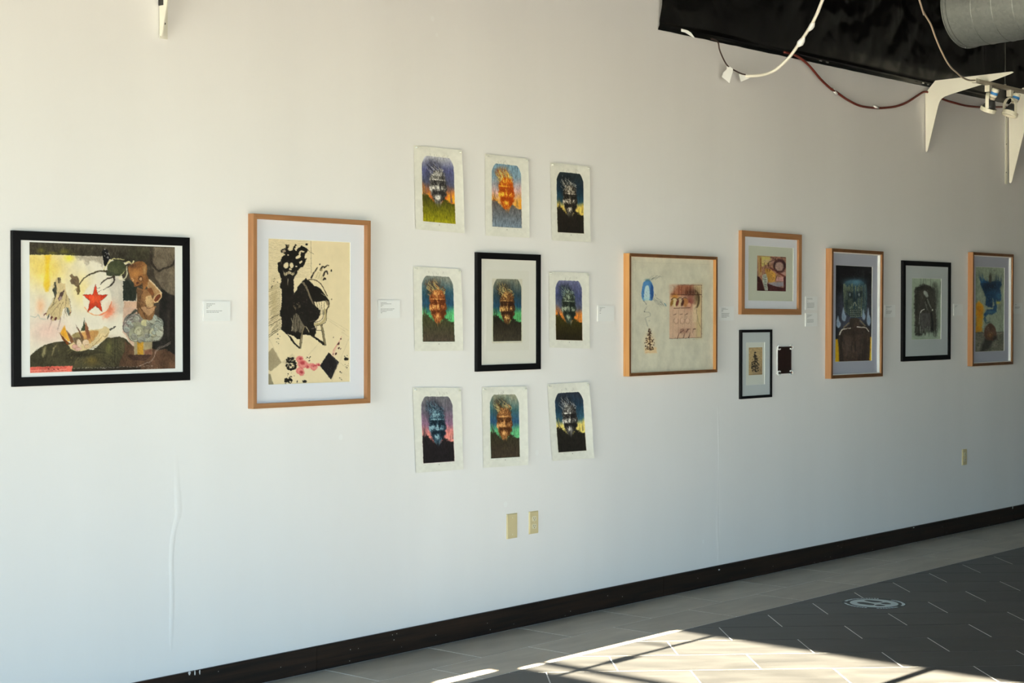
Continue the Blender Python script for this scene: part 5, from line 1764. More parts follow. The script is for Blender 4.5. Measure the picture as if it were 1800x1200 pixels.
def framed(label, group, X0, t, W, z0, z1, bar, wood_mats, recess, mat_mat, art, quad, gain, window=None, sheet=None, sheet_mat=None, roll=0.0, spacer=False, face=None):
    """a picture in its frame. quad: where the printed area lies in the photo; window: opening of a cut mat; sheet: paper seen in it"""
    H = z1 - z0
    root = empty('framed_print', (X0 + W / 2, 0, z0))
    root.rotation_euler = (0, math.radians(roll), 0)
    tag(root, label, 'picture', group)
    ox, oz = X0 + W / 2, z0
    loc = lambda r: (r[0] - ox, r[1] - ox, r[2] - oz, r[3] - oz)
    O = [(-W / 2, 0), (W / 2, 0), (W / 2, H), (-W / 2, H)]
    I = [(-W / 2 + bar, bar), (W / 2 - bar, bar), (W / 2 - bar, H - bar), (-W / 2 + bar, H - bar)]
    for k in range(4):
        j = (k + 1) % 4
        bm = bmesh.new()
        prism(bm, [O[k], O[j], I[j], I[k]], 'y', -0.001, -t)
        bmesh.ops.bevel(bm, geom=[e for e in bm.edges if abs(e.verts[0].co.y + t) < 1e-5 and abs(e.verts[1].co.y + t) < 1e-5], offset=0.0008, segments=1, affect='EDGES')
        ro = obj('frame_rail', bm, wood_mats[k % 2], root)
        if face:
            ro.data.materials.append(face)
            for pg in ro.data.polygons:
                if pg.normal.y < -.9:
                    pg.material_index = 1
    ym = -(t - recess)
    io = (-W / 2 + bar - 0.002, W / 2 - bar + 0.002, bar - 0.002, H - bar + 0.002)
    ya = ym
    if window:
        wr = loc(rect_px(window, ym))
        bm = bmesh.new()
        ring_mesh(bm, io, (wr[0] - 0.0015, wr[1] + 0.0015, wr[2] - 0.0015, wr[3] + 0.0015), ym, ym + 0.0030)
        obj('mat_board', bm, mat_mat, root)
        bm = bmesh.new()
        ring_mesh(bm, (wr[0] - 0.0016, wr[1] + 0.0016, wr[2] - 0.0016, wr[3] + 0.0016), wr, ym + 0.0005, ym + 0.0031)
        obj('mat_bevel', bm, M_BEVEL, root)
        ya = ym + 0.0040
    else:
        bm = bmesh.new()
        box(bm, io[0], io[1], ym, ym + 0.002, io[2], io[3])
        obj('mat_board', bm, mat_mat, root)
        ya = ym - 0.0006
    if sheet:
        sr = loc(rect_px(sheet, ya))
        if window:
            sr = (sr[0] - 0.01, sr[1] + 0.01, sr[2] - 0.01, sr[3] + 0.01)
        bm = bmesh.new()
        box(bm, sr[0], sr[1], ya, ya + 0.0004, sr[2], sr[3])
        obj('paper', bm, sheet_mat, root)
        ya -= 0.0006
    ar = loc(rect_px(quad, ya))
    if window and not sheet:
        e = 0.003
        ar = (ar[0] - e, ar[1] + e, ar[2] - e, ar[3] + e)
    me = art.mesh('artwork', gain, lambda u, v: (ar[0] + (ar[1] - ar[0]) * u, np.full_like(u, ya), ar[3] - (ar[3] - ar[2]) * v))
    link('artwork', me, None, root)
    if spacer:
        bm = bmesh.new()
        r2 = (-W / 2 + bar, W / 2 - bar, bar, H - bar)
        ring_mesh(bm, r2, (r2[0] + 0.006, r2[1] - 0.006, r2[2] + 0.006, r2[3] - 0.006), ym - 0.0005, ym - 0.018)
        obj('spacer', bm, M_BEVEL, root)
    bm = bmesh.new()
    box(bm, -W / 2 + bar * 0.9, W / 2 - bar * 0.9, -t + 0.003, -t + 0.005, bar * 0.9, H - bar * 0.9)
    obj('glazing', bm, M_GLAZE, root)
    return root, (-W / 2 + bar, W / 2 - bar, bar, H - bar), ym


BLK = (M_FRAME_BLACK, M_FRAME_BLACK)
MAP, OAK = (M_MAPLE, M_MAPLE_V), (M_OAK, M_OAK_V)
K, L, M_, N, O_ = crop(1305, 420, 9.6), crop(1300, 575, 9.23), crop(1455, 440, 5.333), crop(1590, 465, 7.27), crop(1700, 445, 6)

framed('wide black framed picture with a red star, yellow wash and grey mushroom cloud', None, 3.463, .017, .816, 1.2985, 1.8775, .0345, BLK, .006, M_MAT_WHITE,
       art_star(), [(50.7, 425.3), (306.7, 434.2), (308.6, 647.5), (54.0, 655.2)], .9)
framed('tall light wood framed etching of a black burning figure seated on a chair', None, 4.593, .035, .683, 1.167, 1.9875, .021, MAP, .022, M_MAT,
       art_chair(), [(472.9, 418.9), (616.1, 426.4), (614.1, 671.8), (470.2, 674.5)], .92, window=[(472.9, 418.9), (616.1, 426.4), (614.1, 671.8), (470.2, 674.5)], roll=.25)
framed('black framed bearded head print hanging at the centre of the unframed head prints', None, 6.007, .020, .477, 1.2865, 1.8645, .031, BLK, .008, M_MAT_WARM,
       art_head(PAL['22'], 5, 120, 220, (.03, .0, .03, .06), paper=(214, 208, 190)), [(865.0, 489.0), (918.2, 490.5), (918.2, 602.2), (865.0, 603.2)], .98,
       sheet=[(854.5, 474), (930, 476), (930, 615), (854.5, 617)], sheet_mat=plain('ivory print paper', (0.71, 0.69, 0.62), 0.8, spec=0.1))
f4 = [(1109.3, 450.3), (1257.5, 457), (1257.5, 650.5), (1109.3, 655.1)]
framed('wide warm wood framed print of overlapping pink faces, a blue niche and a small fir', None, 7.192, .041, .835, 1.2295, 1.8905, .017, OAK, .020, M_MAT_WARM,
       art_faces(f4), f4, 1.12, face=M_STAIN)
q5 = K((250, 284), (742, 298), (724, 882), (243, 872))
framed('small wood framed colour etching with a dark wreath, above the black framed fir print', None, 8.299, .024, .665, 1.5595, 2.052, .034, MAP, .014, M_MAT,
       art_desk(), q5, 1.25, window=K((110, 110), (866, 153), (848, 1046), (92, 1036)), sheet=K((110, 110), (866, 153), (848, 1046), (92, 1036)), sheet_mat=plain('pale green white paper', (0.60, 0.62, 0.52), 0.8, spec=0.1), roll=.3)
framed('narrow black framed print of a small dark fir tree on tan paper', None, 8.307, .016, .34, 1.063, 1.470, .016, BLK, .008, M_MAT_GREY,
       art_fir(), L((149, 328), (369, 325), (369, 770), (149, 776)), 1.3, window=L((108, 250), (412, 248), (408, 926), (105, 932)), sheet=L((108, 250), (412, 248), (408, 926), (105, 932)), sheet_mat=plain('off white paper', (0.70, 0.72, 0.66), 0.8, spec=0.1))
q7 = M_((78, 138), (421, 155), (406, 1040), (67, 1036))
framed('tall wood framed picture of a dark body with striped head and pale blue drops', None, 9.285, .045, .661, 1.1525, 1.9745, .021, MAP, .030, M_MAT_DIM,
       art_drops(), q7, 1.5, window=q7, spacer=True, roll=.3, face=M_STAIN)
q8 = N((96, 175), (471, 180), (466, 950), (95, 958))
framed('black framed charcoal drawing of a dark box-bodied figure on a grey mat', None, 10.267, .021, .694, 1.2405, 1.9225, .033, BLK, .008, M_MAT_GREY,
       art_charcoal(), q8, 1.9, window=q8)
q9 = O_((90, 145), (393, 152), (393, 1030), (89, 1036))
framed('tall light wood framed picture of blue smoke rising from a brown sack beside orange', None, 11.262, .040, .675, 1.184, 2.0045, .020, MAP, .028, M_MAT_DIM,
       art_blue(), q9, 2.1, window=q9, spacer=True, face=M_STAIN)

# ------------------------------------------------------------------ unframed head prints pinned to the wall
SHEETS = {  # paper corners, inked block (x0, y0, x1, y1), how far the right edge and the foot lift off the wall
    '11': ([(727.8, 254.8), (810, 263.8), (814, 410), (730.5, 402.7)], (742, 275, 798, 391.5), .012, .006, 'head print with a slate blue sky over a yellow green chest, pinned to the wall'),
    '12': ([(852.7, 270), (927, 279), (929, 418), (853.4, 414)], (864.4, 288.5, 915.8, 400), .010, .004, 'head print with an orange face under a pale blue and pink sky'),
    '13': ([(967.5, 285), (1035.6, 292.5), (1035.6, 425.6), (970, 422.5)], (978.8, 303, 1025.3, 409.5), .008, .010, 'flat hanging black and grey head print with midnight blue sky and yellow horizon'),
    '21': ([(727, 467.6), (809, 472.8), (813, 616), (729, 617)], (742, 484.6, 797.4, 600.7), .008, .003, 'head print with a copper brown face, green chest and emerald glow'),
    '23': ([(965, 476.9), (1034.4, 479.4), (1035.6, 612.5), (966, 610.6)], (976.5, 492.5, 1023, 598), .006, .004, 'head print with a grey green face, violet blue sky and orange flames'),
    '31': ([(725.6, 680.4), (809.2, 681.4), (813, 824.3), (731.4, 831)], (741.5, 696, 796.5, 812.5), .006, .006, 'head print with a steel blue face, mauve sky and coral pink flames'),
    '32': ([(847.6, 680), (924.4, 678.9), (926.4, 817), (850, 822)], (861.5, 692.5, 912, 804.5), .012, .004, 'head print with a golden brown face and mint green glow below the black framed head'),
    '33': ([(962.4, 675), (1033, 671), (1040.4, 804.8), (970.8, 810)], (977.5, 689, 1026, 793.5), .016, .010, 'tilted curling head print in black and white with teal sky and a yellow horizon'),
}
for n, (key, (cor, blk, liftr, liftb, lab)) in enumerate(SHEETS.items()):
    (x0, y0, x1, y1) = blk
    bw, bh = x1 - x0, (y1 - y0) / 2.2
    xl, xr = (cor[0][0] + cor[3][0]) / 2, (cor[1][0] + cor[2][0]) / 2
    yt, yb = (cor[0][1] + cor[1][1]) / 2, (cor[2][1] + cor[3][1]) / 2
    mar = ((x0 - xl) / bw, (y0 - yt) / bh, (xr - x1) / bw, (yb - y1) / bh)
    a = art_head(PAL[key], 30 + n * 7, 140, 240, mar, paper=(226, 224, 214))
    Pc = [on_y(x, y, -.006) for x, y in cor]
    bx = (Pc[0][0] + Pc[1][0] + Pc[2][0] + Pc[3][0]) / 4
    bz = (Pc[2][2] + Pc[3][2]) / 2

    def place(u, v, Pc=Pc, n=n, lr=liftr, lb=liftb, bx=bx, bz=bz):
        X = (Pc[0][0] * (1 - u) + Pc[1][0] * u) * (1 - v) + (Pc[3][0] * (1 - u) + Pc[2][0] * u) * v
        Z = (Pc[0][2] * (1 - u) + Pc[1][2] * u) * (1 - v) + (Pc[3][2] * (1 - u) + Pc[2][2] * u) * v
        Y = -.0035 - lr * u ** 5 * (.35 + .65 * np.sin(v * 2.6 + .3)) - lb * v ** 6 * (.4 + .6 * u) - .0022 * fbm(u * 4 + n * 3, v * 5, 2) - .002 * np.exp(-((v - .06) / .05) ** 2) * np.abs(np.sin(u * 9))
        return (X - bx, Y, Z - bz)
    me = a.mesh('print_sheet', .98, place)
    o = link('print_sheet', me)
    o.location = (bx, 0, bz)
    tag(o, lab, 'print', 'head prints pinned round the black framed one')
    for u in (.04, .96):
        p = place(np.array([u]), np.array([.03]))
        bm = bmesh.new()
        lathe(bm, [(.0007, .002), (.0007, .007), (.0042, .0075), (.0026, .010), (.0026, .015), (.0045, .017), (.0040, .0185), (.001, .019)], (p[0][0], p[1][0] + .006, p[2][0]), (0, -1, 0), 12)
        obj('push_pin', bm, M_PIN, o, smooth=False)

# ------------------------------------------------------------------ label cards
CARDS = [  # centre photo position, text line lengths (share of card width, empty = blank line), label
    ((356, 529.5, 403.5, 564), [.32, .2, .14, .06, 0, .58, .48], 'white text card between the star picture and the chair etching'),
    ((664, 527.5, 701.5, 559), [.28, .48, .12, .06, 0, .62, .54, .26, .08], 'white text card between the chair etching and the unframed prints'),
    ((1049, 537, 1078.5, 564.5), [.33, .14, .10, .08, 0, .08], 'nearly blank white text card between the unframed prints and the warm wood frame'),
    ((1263, 538.5, 1286, 563), [.30, .46, .12, .10, .0, .56, .54, .5, .56, .36], 'white text card partly tucked behind the warm wood framed faces print'),
    ((1414.5, 521, 1436, 544.5), [.44, .48, .0, .10, 0, .62, .62, .62, .62, .62, .58], 'upper of two stacked text cards beside the small wood framed etching'),
    ((1414.5, 550, 1436, 573.5), [.44, .36, .20, .10, 0, .56, .56, .56, .54], 'lower of two stacked text cards beside the small wood framed etching'),
    ((1555, 535.5, 1572, 557.5), [.54, .42, .0, .12, 0, .56, .54, .5, .42], 'text card between the blue drops picture and the charcoal drawing'),
    ((1675.5, 534, 1691.5, 555), [.30, .18, .10], 'text card between the charcoal drawing and the blue smoke picture'),
    ((1782, 531.5, 1795, 552.5), [.2, .0, .0, .6, .6, .5], 'text card past the blue smoke picture, partly behind its frame'),
]
CW, CH = 0.140, 0.0825
for n, ((x0, y0, x1, y1), lines, lab) in enumerate(CARDS):
    a, b = on_y(x0, y0), on_y(x1, y1)
    cx = (a[0] + b[0]) / 2 + (0.012 if n == 3 else 0.0)
    cz = (on_y((x0 + x1) / 2, y0)[2] + on_y((x0 + x1) / 2, y1)[2]) / 2
    bm = bmesh.new()
    box(bm, -CW / 2, CW / 2, -0.0055, -0.0008, 0, CH)
    o = obj('label_card', bm, M_CARD)
    o.location = (cx, 0, cz - CH / 2)
    o.rotation_euler = (0, math.radians(random.uniform(-.6, .6)), 0)
    tag(o, lab, 'label', 'text cards between the pictures')
    bm = bmesh.new()
    z = CH - 0.011
    rs = random.Random(n)
    for f in lines:
        x = -CW / 2 + CW * .11
        end = x + f * CW
        while x < end - 0.001:
            w = min(rs.uniform(.004, .014), end - x)
            box(bm, x, x + w, -0.0057, -0.0055, z - 0.0011, z + 0.0011)
            x += w + 0.0018
        z -= 0.0058
    if len(bm.verts):
        obj('printed_text', bm, M_TEXT, o)
    else:
        bm.free()


# ------------------------------------------------------------------ wall plates
def plate(name, px, w, h, lab, cat, mat, kind):
    p = on_y(*px)
    bm = bmesh.new()
    box(bm, -w / 2, w / 2, -0.0065, -0.0005, 0, h)
    es = [e for e in bm.edges if e.verts[0].co.y < -.006 and e.verts[1].co.y < -.006]
    bmesh.ops.bevel(bm, geom=es, offset=0.0035, segments=3, affect='EDGES')
    root = empty(name, (p[0], 0, p[2] - h / 2))
    tag(root, lab, cat)
    obj('cover_plate', bm, mat, root, smooth=False)
    if kind == 'outlet':
        for s in (-1, 1):
            zc = h / 2 + s * 0.0195
            pts = []
            for k in range(24):
                t = 2 * math.pi * k / 24
                pts.append((0.0168 * math.cos(t), zc + max(-0.0125, min(0.0125, 0.0168 * math.sin(t)))))
            bm = bmesh.new()
            prism(bm, pts, 'y', -0.006, -0.0085)
            r = obj('receptacle', bm, M_IVORY_LT, root)
            bm = bmesh.new()
            box(bm, -0.0075, -0.0055, -0.0092, -0.0084, zc - 0.001, zc + 0.008)
            box(bm, 0.0055, 0.0075, -0.0092, -0.0084, zc - 0.001, zc + 0.006)
            lathe(bm, [(0.0024, 0), (0.0024, 0.0008)], (0, -0.0084, zc - 0.0065), (0, -1, 0), 10)
            obj('slot', bm, M_SLOT, r)
        zz = [h / 2]
    else:
        zz = [0.02, h - 0.02]
    for z in zz:
        bm = bmesh.new()
        lathe(bm, [(0.0032, 0), (0.0032, 0.001), (0.002, 0.0016)], (0, -0.0064, z), (0, -1, 0), 12)
        obj('screw', bm, M_IVORY_LT, root)
    return root


plate('wall_plate', (899.2, 924), .078, .124, 'blank beige cover plate low on the wall below the head prints', 'wall plate', M_IVORY, 'blank')
plate('power_outlet', (937.3, 917.7), .071, .114, 'beige double power outlet next to the blank cover plate', 'outlet', M_IVORY, 'outlet')
plate('power_outlet', (1694.6, 803), .071, .114, 'double power outlet low on the shaded wall below the charcoal drawing', 'outlet', M_IVORY, 'outlet')

# ------------------------------------------------------------------ small dark plate held by four clips
a, b = on_y(1365.6, 609), on_y(1388.6, 656)
pw, ph = b[0] - a[0], on_y(1377, 609)[2] - on_y(1377, 656.3)[2]
pz = on_y(1377, 656.3)[2]
root = empty('etching_plate', ((a[0] + b[0]) / 2, 0, pz))
tag(root, 'small dark brown metal plate held to the wall by four white clips', 'plate')
bm = bmesh.new()
box(bm, -pw / 2, pw / 2, -0.010, -0.006, 0, ph, 0.0006)
obj('plate', bm, M_PLATE, root)
bm = bmesh.new()
box(bm, -pw / 2 - 0.0025, pw / 2 + 0.0025, -0.006, -0.001, -0.0025, ph + 0.0025)
obj('backing_card', bm, M_CARD, root)
for sx in (-1, 1):
    for sz, zc in ((-1, 0.004), (1, ph - 0.004)):
        xc = sx * (pw / 2 - 0.004)
        bm = bmesh.new()
        pts = [(xc - sx * 0.018, -0.0125, zc + sz * 0.010), (xc + sx * 0.002, -0.0135, zc + sz * 0.012), (xc + sx * 0.014, -0.0135, zc + sz * 0.004), (xc + sx * 0.013, -0.0135, zc - sz * 0.008), (xc - sx * 0.001, -0.0135, zc - sz * 0.012), (xc - sx * 0.016, -0.0125, zc - sz * 0.009)]
        tube(bm, [tuple(p) for p in smooth_path(pts, 5)], 0.0045, 8)
        c = obj('clip', bm, M_TAPE, root, smooth=True)
        bm = bmesh.new()
        tube(bm, [(xc + sx * 0.012, -0.001, zc), (xc + sx * 0.012, -0.014, zc)], 0.0028, 8)
        obj('clip_pin', bm, M_COPPER if sx > 0 else M_TAPE, c)

# ================================================================== brackets, black sheeting, cables, track, duct
BR = crop(1600, 110, 5.455)
BX = on_y(1625, 200)[0]
out = BR((143, 295), (240, 172), (975, 85), (990, 92), (965, 106), (830, 158), (700, 205), (580, 243), (470, 277), (390, 303), (330, 325), (300, 345), (282, 372), (270, 405), (166, 845), (158, 856), (148, 852))
out = [on_x(x, y, BX)[1:] for x, y in out]
out = [(min(p[0], -0.001), p[1]) for p in out]


def bracket(X, lab, rail, dz=0.0, sc=1.0):
    zb = min(p[1] for p in out)
    root = empty('shelf_bracket', (X, 0, zb + dz))
    tag(root, lab, 'bracket', 'white steel brackets along the wall')
    bm = bmesh.new()
    prism(bm, [(p[0] * sc, (p[1] - zb) * sc) for p in out], 'x', 0.0, 0.005)
    obj('arm_plate', bm, M_WHITE_METAL, root)
    top = 0.39 * sc
    if rail:
        s = rail
        bm = bmesh.new()
        box(bm, min(s * 0.005, s * 0.043), max(s * 0.005, s * 0.043), -0.004, -0.0005, -0.006, top)
        obj('wall_flange', bm, M_WHITE_METAL, root)
        for z in (0.055, 0.2, 0.34):
            bm = bmesh.new()
            lathe(bm, [(0.0048, 0), (0.0048, 0.0018), (0.003, 0.0024)], (s * 0.028, -0.0038, z * sc), (0, -1, 0), 12)
            obj('bolt', bm, M_SLOT, root)
    return root


b1 = bracket(4.138, 'white steel bracket high above the star picture, standing alone', 1)
bm = bmesh.new()
box(bm, -0.001, 0.0, -0.034, -0.003, 0.122, 0.30)
obj('black_tape', bm, M_SLOT, b1)
bracket(BX, 'white steel bracket at the end of the lamp track, over the red cable', 0)
b3 = bracket(11.905, 'white steel bracket hanging lower behind the track lamps', -1, dz=-0.14, sc=1.45)

# black polythene hung over the top of the wall
X0, X1, Z0, Z1 = 7.494, 15.97, 3.125, Z_CEIL - 0.02
nx, nz = 450, 70
verts, faces = [], []
for j in range(nz):
    for i in range(nx):
        x = X0 + (X1 - X0) * i / (nx - 1)
        z = Z0 + (Z1 - Z0) * (j / (nz - 1)) ** 1.4
        h = z - Z0
        f1 = mnoise.noise((x * 1.3 + z * .5, z * .7, 1.7))
        f2 = abs(mnoise.noise((x * 3.1 - z * 1.6, z * 2.2, 5.1)))
        f3 = abs(mnoise.noise((x * 7.0 + z * 3.0, z * 6.0, 9.4)))
        f4 = abs(mnoise.noise((x * 15.0 - z * 4.0, z * 11.0, 3.3)))
        amp = min(1.0, h * 3.0)
        y = -0.006 - .02 * min(1, h * 8) - amp * (0.05 * max(f1, -.4) + 0.032 * f2 + 0.018 * f3 + 0.004 * f4)
        # rolled hem at the foot, bulging here and there
        roll = math.exp(-((h - .026) / .013) ** 2)
        bulge = max(0, mnoise.noise((x * 2.3, 4.4, 0))) + .3
        y -= roll * 0.020 * bulge
        y = min(y, -0.003 if h < .003 else -0.006)
        verts.append((x, y, z + .002 * mnoise.noise((x * 9, 0, 2)) * (1 if j == 0 else 0)))
for j in range(nz - 1):
    for i in range(nx - 1):
        p = j * nx + i
        faces.append((p, p + 1, p + nx + 1, p + nx))
me = bpy.data.meshes.new('plastic_sheet')
me.from_pydata([(v[0] - X0, v[1], v[2] - Z0) for v in verts], [], faces)
sheet = link('plastic_sheet', me, M_PLASTIC, None, smooth=True)
sheet.location = (X0, 0, Z0)
tag(sheet, 'creased black polythene sheeting stapled over the top of the wall', 'sheeting')
CA, CB = crop(1140, 0, 5.4545), crop(1470, 0, 5.4545)


def flat_patch(name, px, Y, mat, parent=None, th=0.0015, k=-0.45):
    """small flat tag whose outline is given in the photo; it hangs turned a little towards the side light"""
    c = np.array(on_y(*np.mean(px, axis=0), Y))
    nrm = np.array([k, -1.0, 0.0])
    nrm /= np.linalg.norm(nrm)
    P = []
    for x, y in px:
        d = ray(x, y)
        P.append(CAM + d * (((c - CAM) @ nrm) / (d @ nrm)))
    o_ = np.array(parent.location) if parent is not None else c
    bm = bmesh.new()
    A = [bm.verts.new(Vector(p - o_)) for p in P]
    B = [bm.verts.new(Vector(p - o_ + nrm * th)) for p in P]
    bm.faces.new(A)
    bm.faces.new(B[::-1])
    for i in range(len(A)):
        j = (i + 1) % len(A)
        bm.faces.new((A[i], B[i], B[j], A[j]))
    o = obj(name, bm, mat, parent)
    if parent is None:
        o.location = c
    return o


flat_patch('tape_strip', CA((312, 275), (375, 292), (408, 314), (445, 366), (420, 356), (352, 312), (312, 302)), -0.034, M_TAPE, sheet)
for x, y in ((1440.5, 106.5), (1452.5, 109.5), (1620.5, 146), (1629.5, 148.5)):
    p = on_y(x, y, -.03)
    bm = bmesh.new()
    box(bm, p[0] - .014 - X0, p[0] + .014 - X0, -.040, -.034, p[2] - .004 - Z0, p[2] + .004 - Z0)
    obj('staple', bm, M_CHROME, sheet)


PATH = []


def cable(name, px, Ys, r, mat, lab, extra_top=None, cat='cable', parent=None):
    pts = []
    n = len(px)
    for i, (x, y) in enumerate(px):
        t = i / (n - 1)
        Y = Ys[0] + (Ys[1] - Ys[0]) * t if len(Ys) == 2 else float(np.interp(t, np.linspace(0, 1, len(Ys)), Ys))
        pts.append(on_y(x, y, Y))
    if extra_top is not None:
        d = pts[0] - pts[1]
        d = d / np.linalg.norm(d)
        d[2] = max(d[2], .3)
        e_ = pts[0] + d * ((Z_CEIL - .005 - pts[0][2]) / d[2])
        pts = [e_, pts[0] * .5 + e_ * .5] + pts
    path = smooth_path(pts, 6)
    PATH.append(path)
    c = np.array(path[-1])
    bm = bmesh.new()
    if parent is not None:
        c = np.array(parent.location)
    tube(bm, [tuple(p - c) for p in path], r, 8)
    o = obj(name, bm, mat, parent, smooth=True)
    if parent is None:
        o.location = c
        tag(o, lab, cat)
    else:
        o['label'] = lab
    return o


# thick white cable swinging down from the ceiling to its taped end
white_px = CA((1668, 0), (1625, 110), (1575, 215), (1530, 290), (1490, 350), (1435, 430), (1380, 510), (1320, 580), (1250, 645), (1180, 690), (1080, 720), (990, 728), (930, 728))
wc = cable('hanging_cable', white_px, (-0.55, -0.06), 0.0095, M_CABLE_WHITE, 'thick white cable curving down from the ceiling to a taped end',
           True)
def proj(p):
    v_ = np.asarray(p) - CAM
    return 900 + FPX * (v_ @ RT) / (v_ @ FW), 600 - FPX * (v_ @ UP) / (v_ @ FW)


for (x, y), rr in (((1421, 44), [.010, .016, .015, .0098]), ((1404, 72), [.0098, .017, .020, .0098])):
    k = min(range(len(PATH[-1])), key=lambda i_: (proj(PATH[-1][i_])[0] - x) ** 2 + (proj(PATH[-1][i_])[1] - y) ** 2)
    seg = [np.array(PATH[-1][min(max(k + d_, 0), len(PATH[-1]) - 1)]) - np.array(wc.location) for d_ in (-3, -1, 1, 3)]
    bm = bmesh.new()
    tube(bm, [tuple(p_ + np.array([.004 * (d_ in (1, 2)), -.004, 0])) for d_, p_ in enumerate(seg)], rr, 8)
    obj('tape_wrap', bm, M_TAPE, wc, smooth=True)
flat_patch('tape_tag', CA((865, 712), (935, 709), (992, 726), (960, 752), (885, 783)), -0.06, M_TAPE, wc, .006)

bw = cable('thin_wire', CA((600, 372), (640, 385), (668, 410), (682, 480), (720, 570), (760, 632), (820, 672), (890, 706), (930, 716)), (-0.085, -0.062), 0.0042, M_CABLE_BROWN, 'thin brown wire looping up to the black sheeting', parent=wc)
flat_patch('tape_tag', CA((752, 622), (805, 662), (802, 690), (792, 722), (770, 797), (703, 737), (714, 698), (748, 664)), -0.066, M_TAPE, wc, .006)

red_px = CA((1300, 500), (1390, 522), (1470, 568), (1550, 640), (1650, 758), (1750, 852)) + CB((0, 882), (100, 952), (210, 1008), (300, 1028), (380, 1034), (450, 1034), (570, 1020), (680, 980), (780, 916), (850, 880), (930, 905), (1020, 950), (1130, 985), (1250, 1014), (1380, 1026), (1560, 1026), (1625, 1024))
rc = cable('red_cable', red_px, (-0.07, -0.035, -.022, -.022, -.022, -.022, -.022, -.030), 0.0075, M_CABLE_RED, 'dark red cable sagging along the wall under the black sheeting')
for x, y, w in ((1467, 161, .05), (1539.5, 188.5, .06)):
    p = np.array(on_y(x, y, -.022)) - np.array(rc.location)
    s = .6 if x < 1500 else 0
    bm = bmesh.new()
    tube(bm, [(p[0] - w / 2, p[1], p[2] + s * w / 2), (p[0] + w / 2, p[1], p[2] - s * w / 2)], 0.0098, 10)
    obj('cable_clip', bm, M_TAPE, rc, smooth=True)

# ------------------------------------------------------------------ lamp track with its spotlights
TY = -0.46
tk0 = on_y(1717.5, 142.5, TY)
TZ = tk0[2]
TX0, TX1 = tk0[0], 15.6
track = empty('lighting_track', ((TX0 + TX1) / 2, TY, TZ - .011))
tag(track, 'beige lighting track hung on thin rods beside the black sheeting', 'light track')
bm = bmesh.new()
L2 = (TX1 - TX0) / 2
prism(bm, [(-.017, .0), (-.017, .022), (.017, .022), (.017, .0), (.009, .0), (.009, .008), (-.009, .008), (-.009, .0)], 'x', -L2, L2)
obj('rail', bm, M_TRACK, track)
bm = bmesh.new()
box(bm, -L2 - .05, -L2, -.018, .018, -.003, .024, .002)
obj('end_cap', bm, M_LAMP_WHITE, track)
rx = None
for k in range(3):
    x = on_y(1766.8, 147, TY)[0] + 1.6 * k - (TX0 + TX1) / 2
    bm = bmesh.new()
    tube(bm, [(x, 0, .02), (x, 0, Z_CEIL - TZ + .010)], .0028, 8)
    obj('hanger_rod', bm, M_CHROME, track)
    bm = bmesh.new()
    lathe(bm, [(.008, .0), (.008, .010), (.004, .012)], (x, 0, .022), (0, 0, 1), 10)
    obj('hanger_nut', bm, M_LAMP_WHITE, track)


def spot(px, lab, aim, twist):
    x = on_y(px, 150, TY)[0]
    root = empty('spotlight', (x, TY, TZ - .011))
    tag(root, lab, 'lamp', 'spotlights on the track')
    bm = bmesh.new()
    box(bm, -.021, .021, -.017, .017, -.044, -.0005, .002)
    obj('adapter', bm, M_LAMP_WHITE, root)
    A = Vector(aim).normalized()
    c = Vector((0, 0, -.160))
    side = Vector((math.cos(twist), math.sin(twist), 0))
    # yoke: two flat arms joined by a curved top
    bm = bmesh.new()
    R = .058
    prof = []
    for k in range(13):
        t = math.pi * k / 12
        prof.append(Vector((0, 0, -.105)) + side * (R * math.cos(t)) + Vector((0, 0, 1)) * (.055 * math.sin(t)))
    prof = [c + side * R] + prof + [c - side * R]
    w = side.cross(Vector((0, 0, 1))) * .011
    prev = None
    for i, p in enumerate(prof):
        tdir = (prof[min(i + 1, len(prof) - 1)] - prof[max(i - 1, 0)]).normalized()
        nn = tdir.cross(w.normalized()) * .0018
        q = [bm.verts.new(p + w + nn), bm.verts.new(p - w + nn), bm.verts.new(p - w - nn), bm.verts.new(p + w - nn)]
        if prev:
            for k in range(4):
                bm.faces.new((prev[k], prev[(k + 1) % 4], q[(k + 1) % 4], q[k]))
        else:
            bm.faces.new(q[::-1])
        prev = q
    bm.faces.new(prev)
    obj('yoke', bm, M_LAMP_WHITE, root)
    bm = bmesh.new()
    lathe(bm, [(.047, -.012), (.054, -.012), (.055, .012), (.052, .016), (.047, .014), (.047, .002), (.044, .0), (.02, -.002), (.002, -.003)], c, A, 32)
    obj('gimbal_ring', bm, M_LAMP_WHITE, root, smooth=False)
    bm = bmesh.new()
    lathe(bm, [(.046, -.008), (.040, -.030), (.028, -.055), (.020, -.068)], c, A, 28)
    obj('reflector', bm, M_LAMP_DARK, root, smooth=True)
    bm = bmesh.new()
    lathe(bm, [(.019, -.066), (.020, -.090)], c, A, 20)
    obj('lamp_neck', bm, M_TRACK, root, smooth=True)
    bm = bmesh.new()
    lathe(bm, [(.020, -.088), (.024, -.092), (.025, -.138), (.021, -.146)], c, A, 24)
    s = obj('lamp_socket', bm, M_LAMP_WHITE, root)
    bm = bmesh.new()
    lathe(bm, [(.0253, -.104), (.0256, -.122)], c, A, 24)
    obj('label_band', bm, M_LAMP_BLUE, s)
    bm = bmesh.new()
    e = c - A * .135
    tube(bm, [tuple(p) for p in smooth_path([Vector((0, 0, -.048)), Vector((.0, -.02, -.066)), Vector(e) * .5 + Vector((0, -.015, -.055)), Vector(e)], 5)], .0035, 6)
    obj('lead', bm, M_LAMP_WHITE, root, smooth=True)
    return root


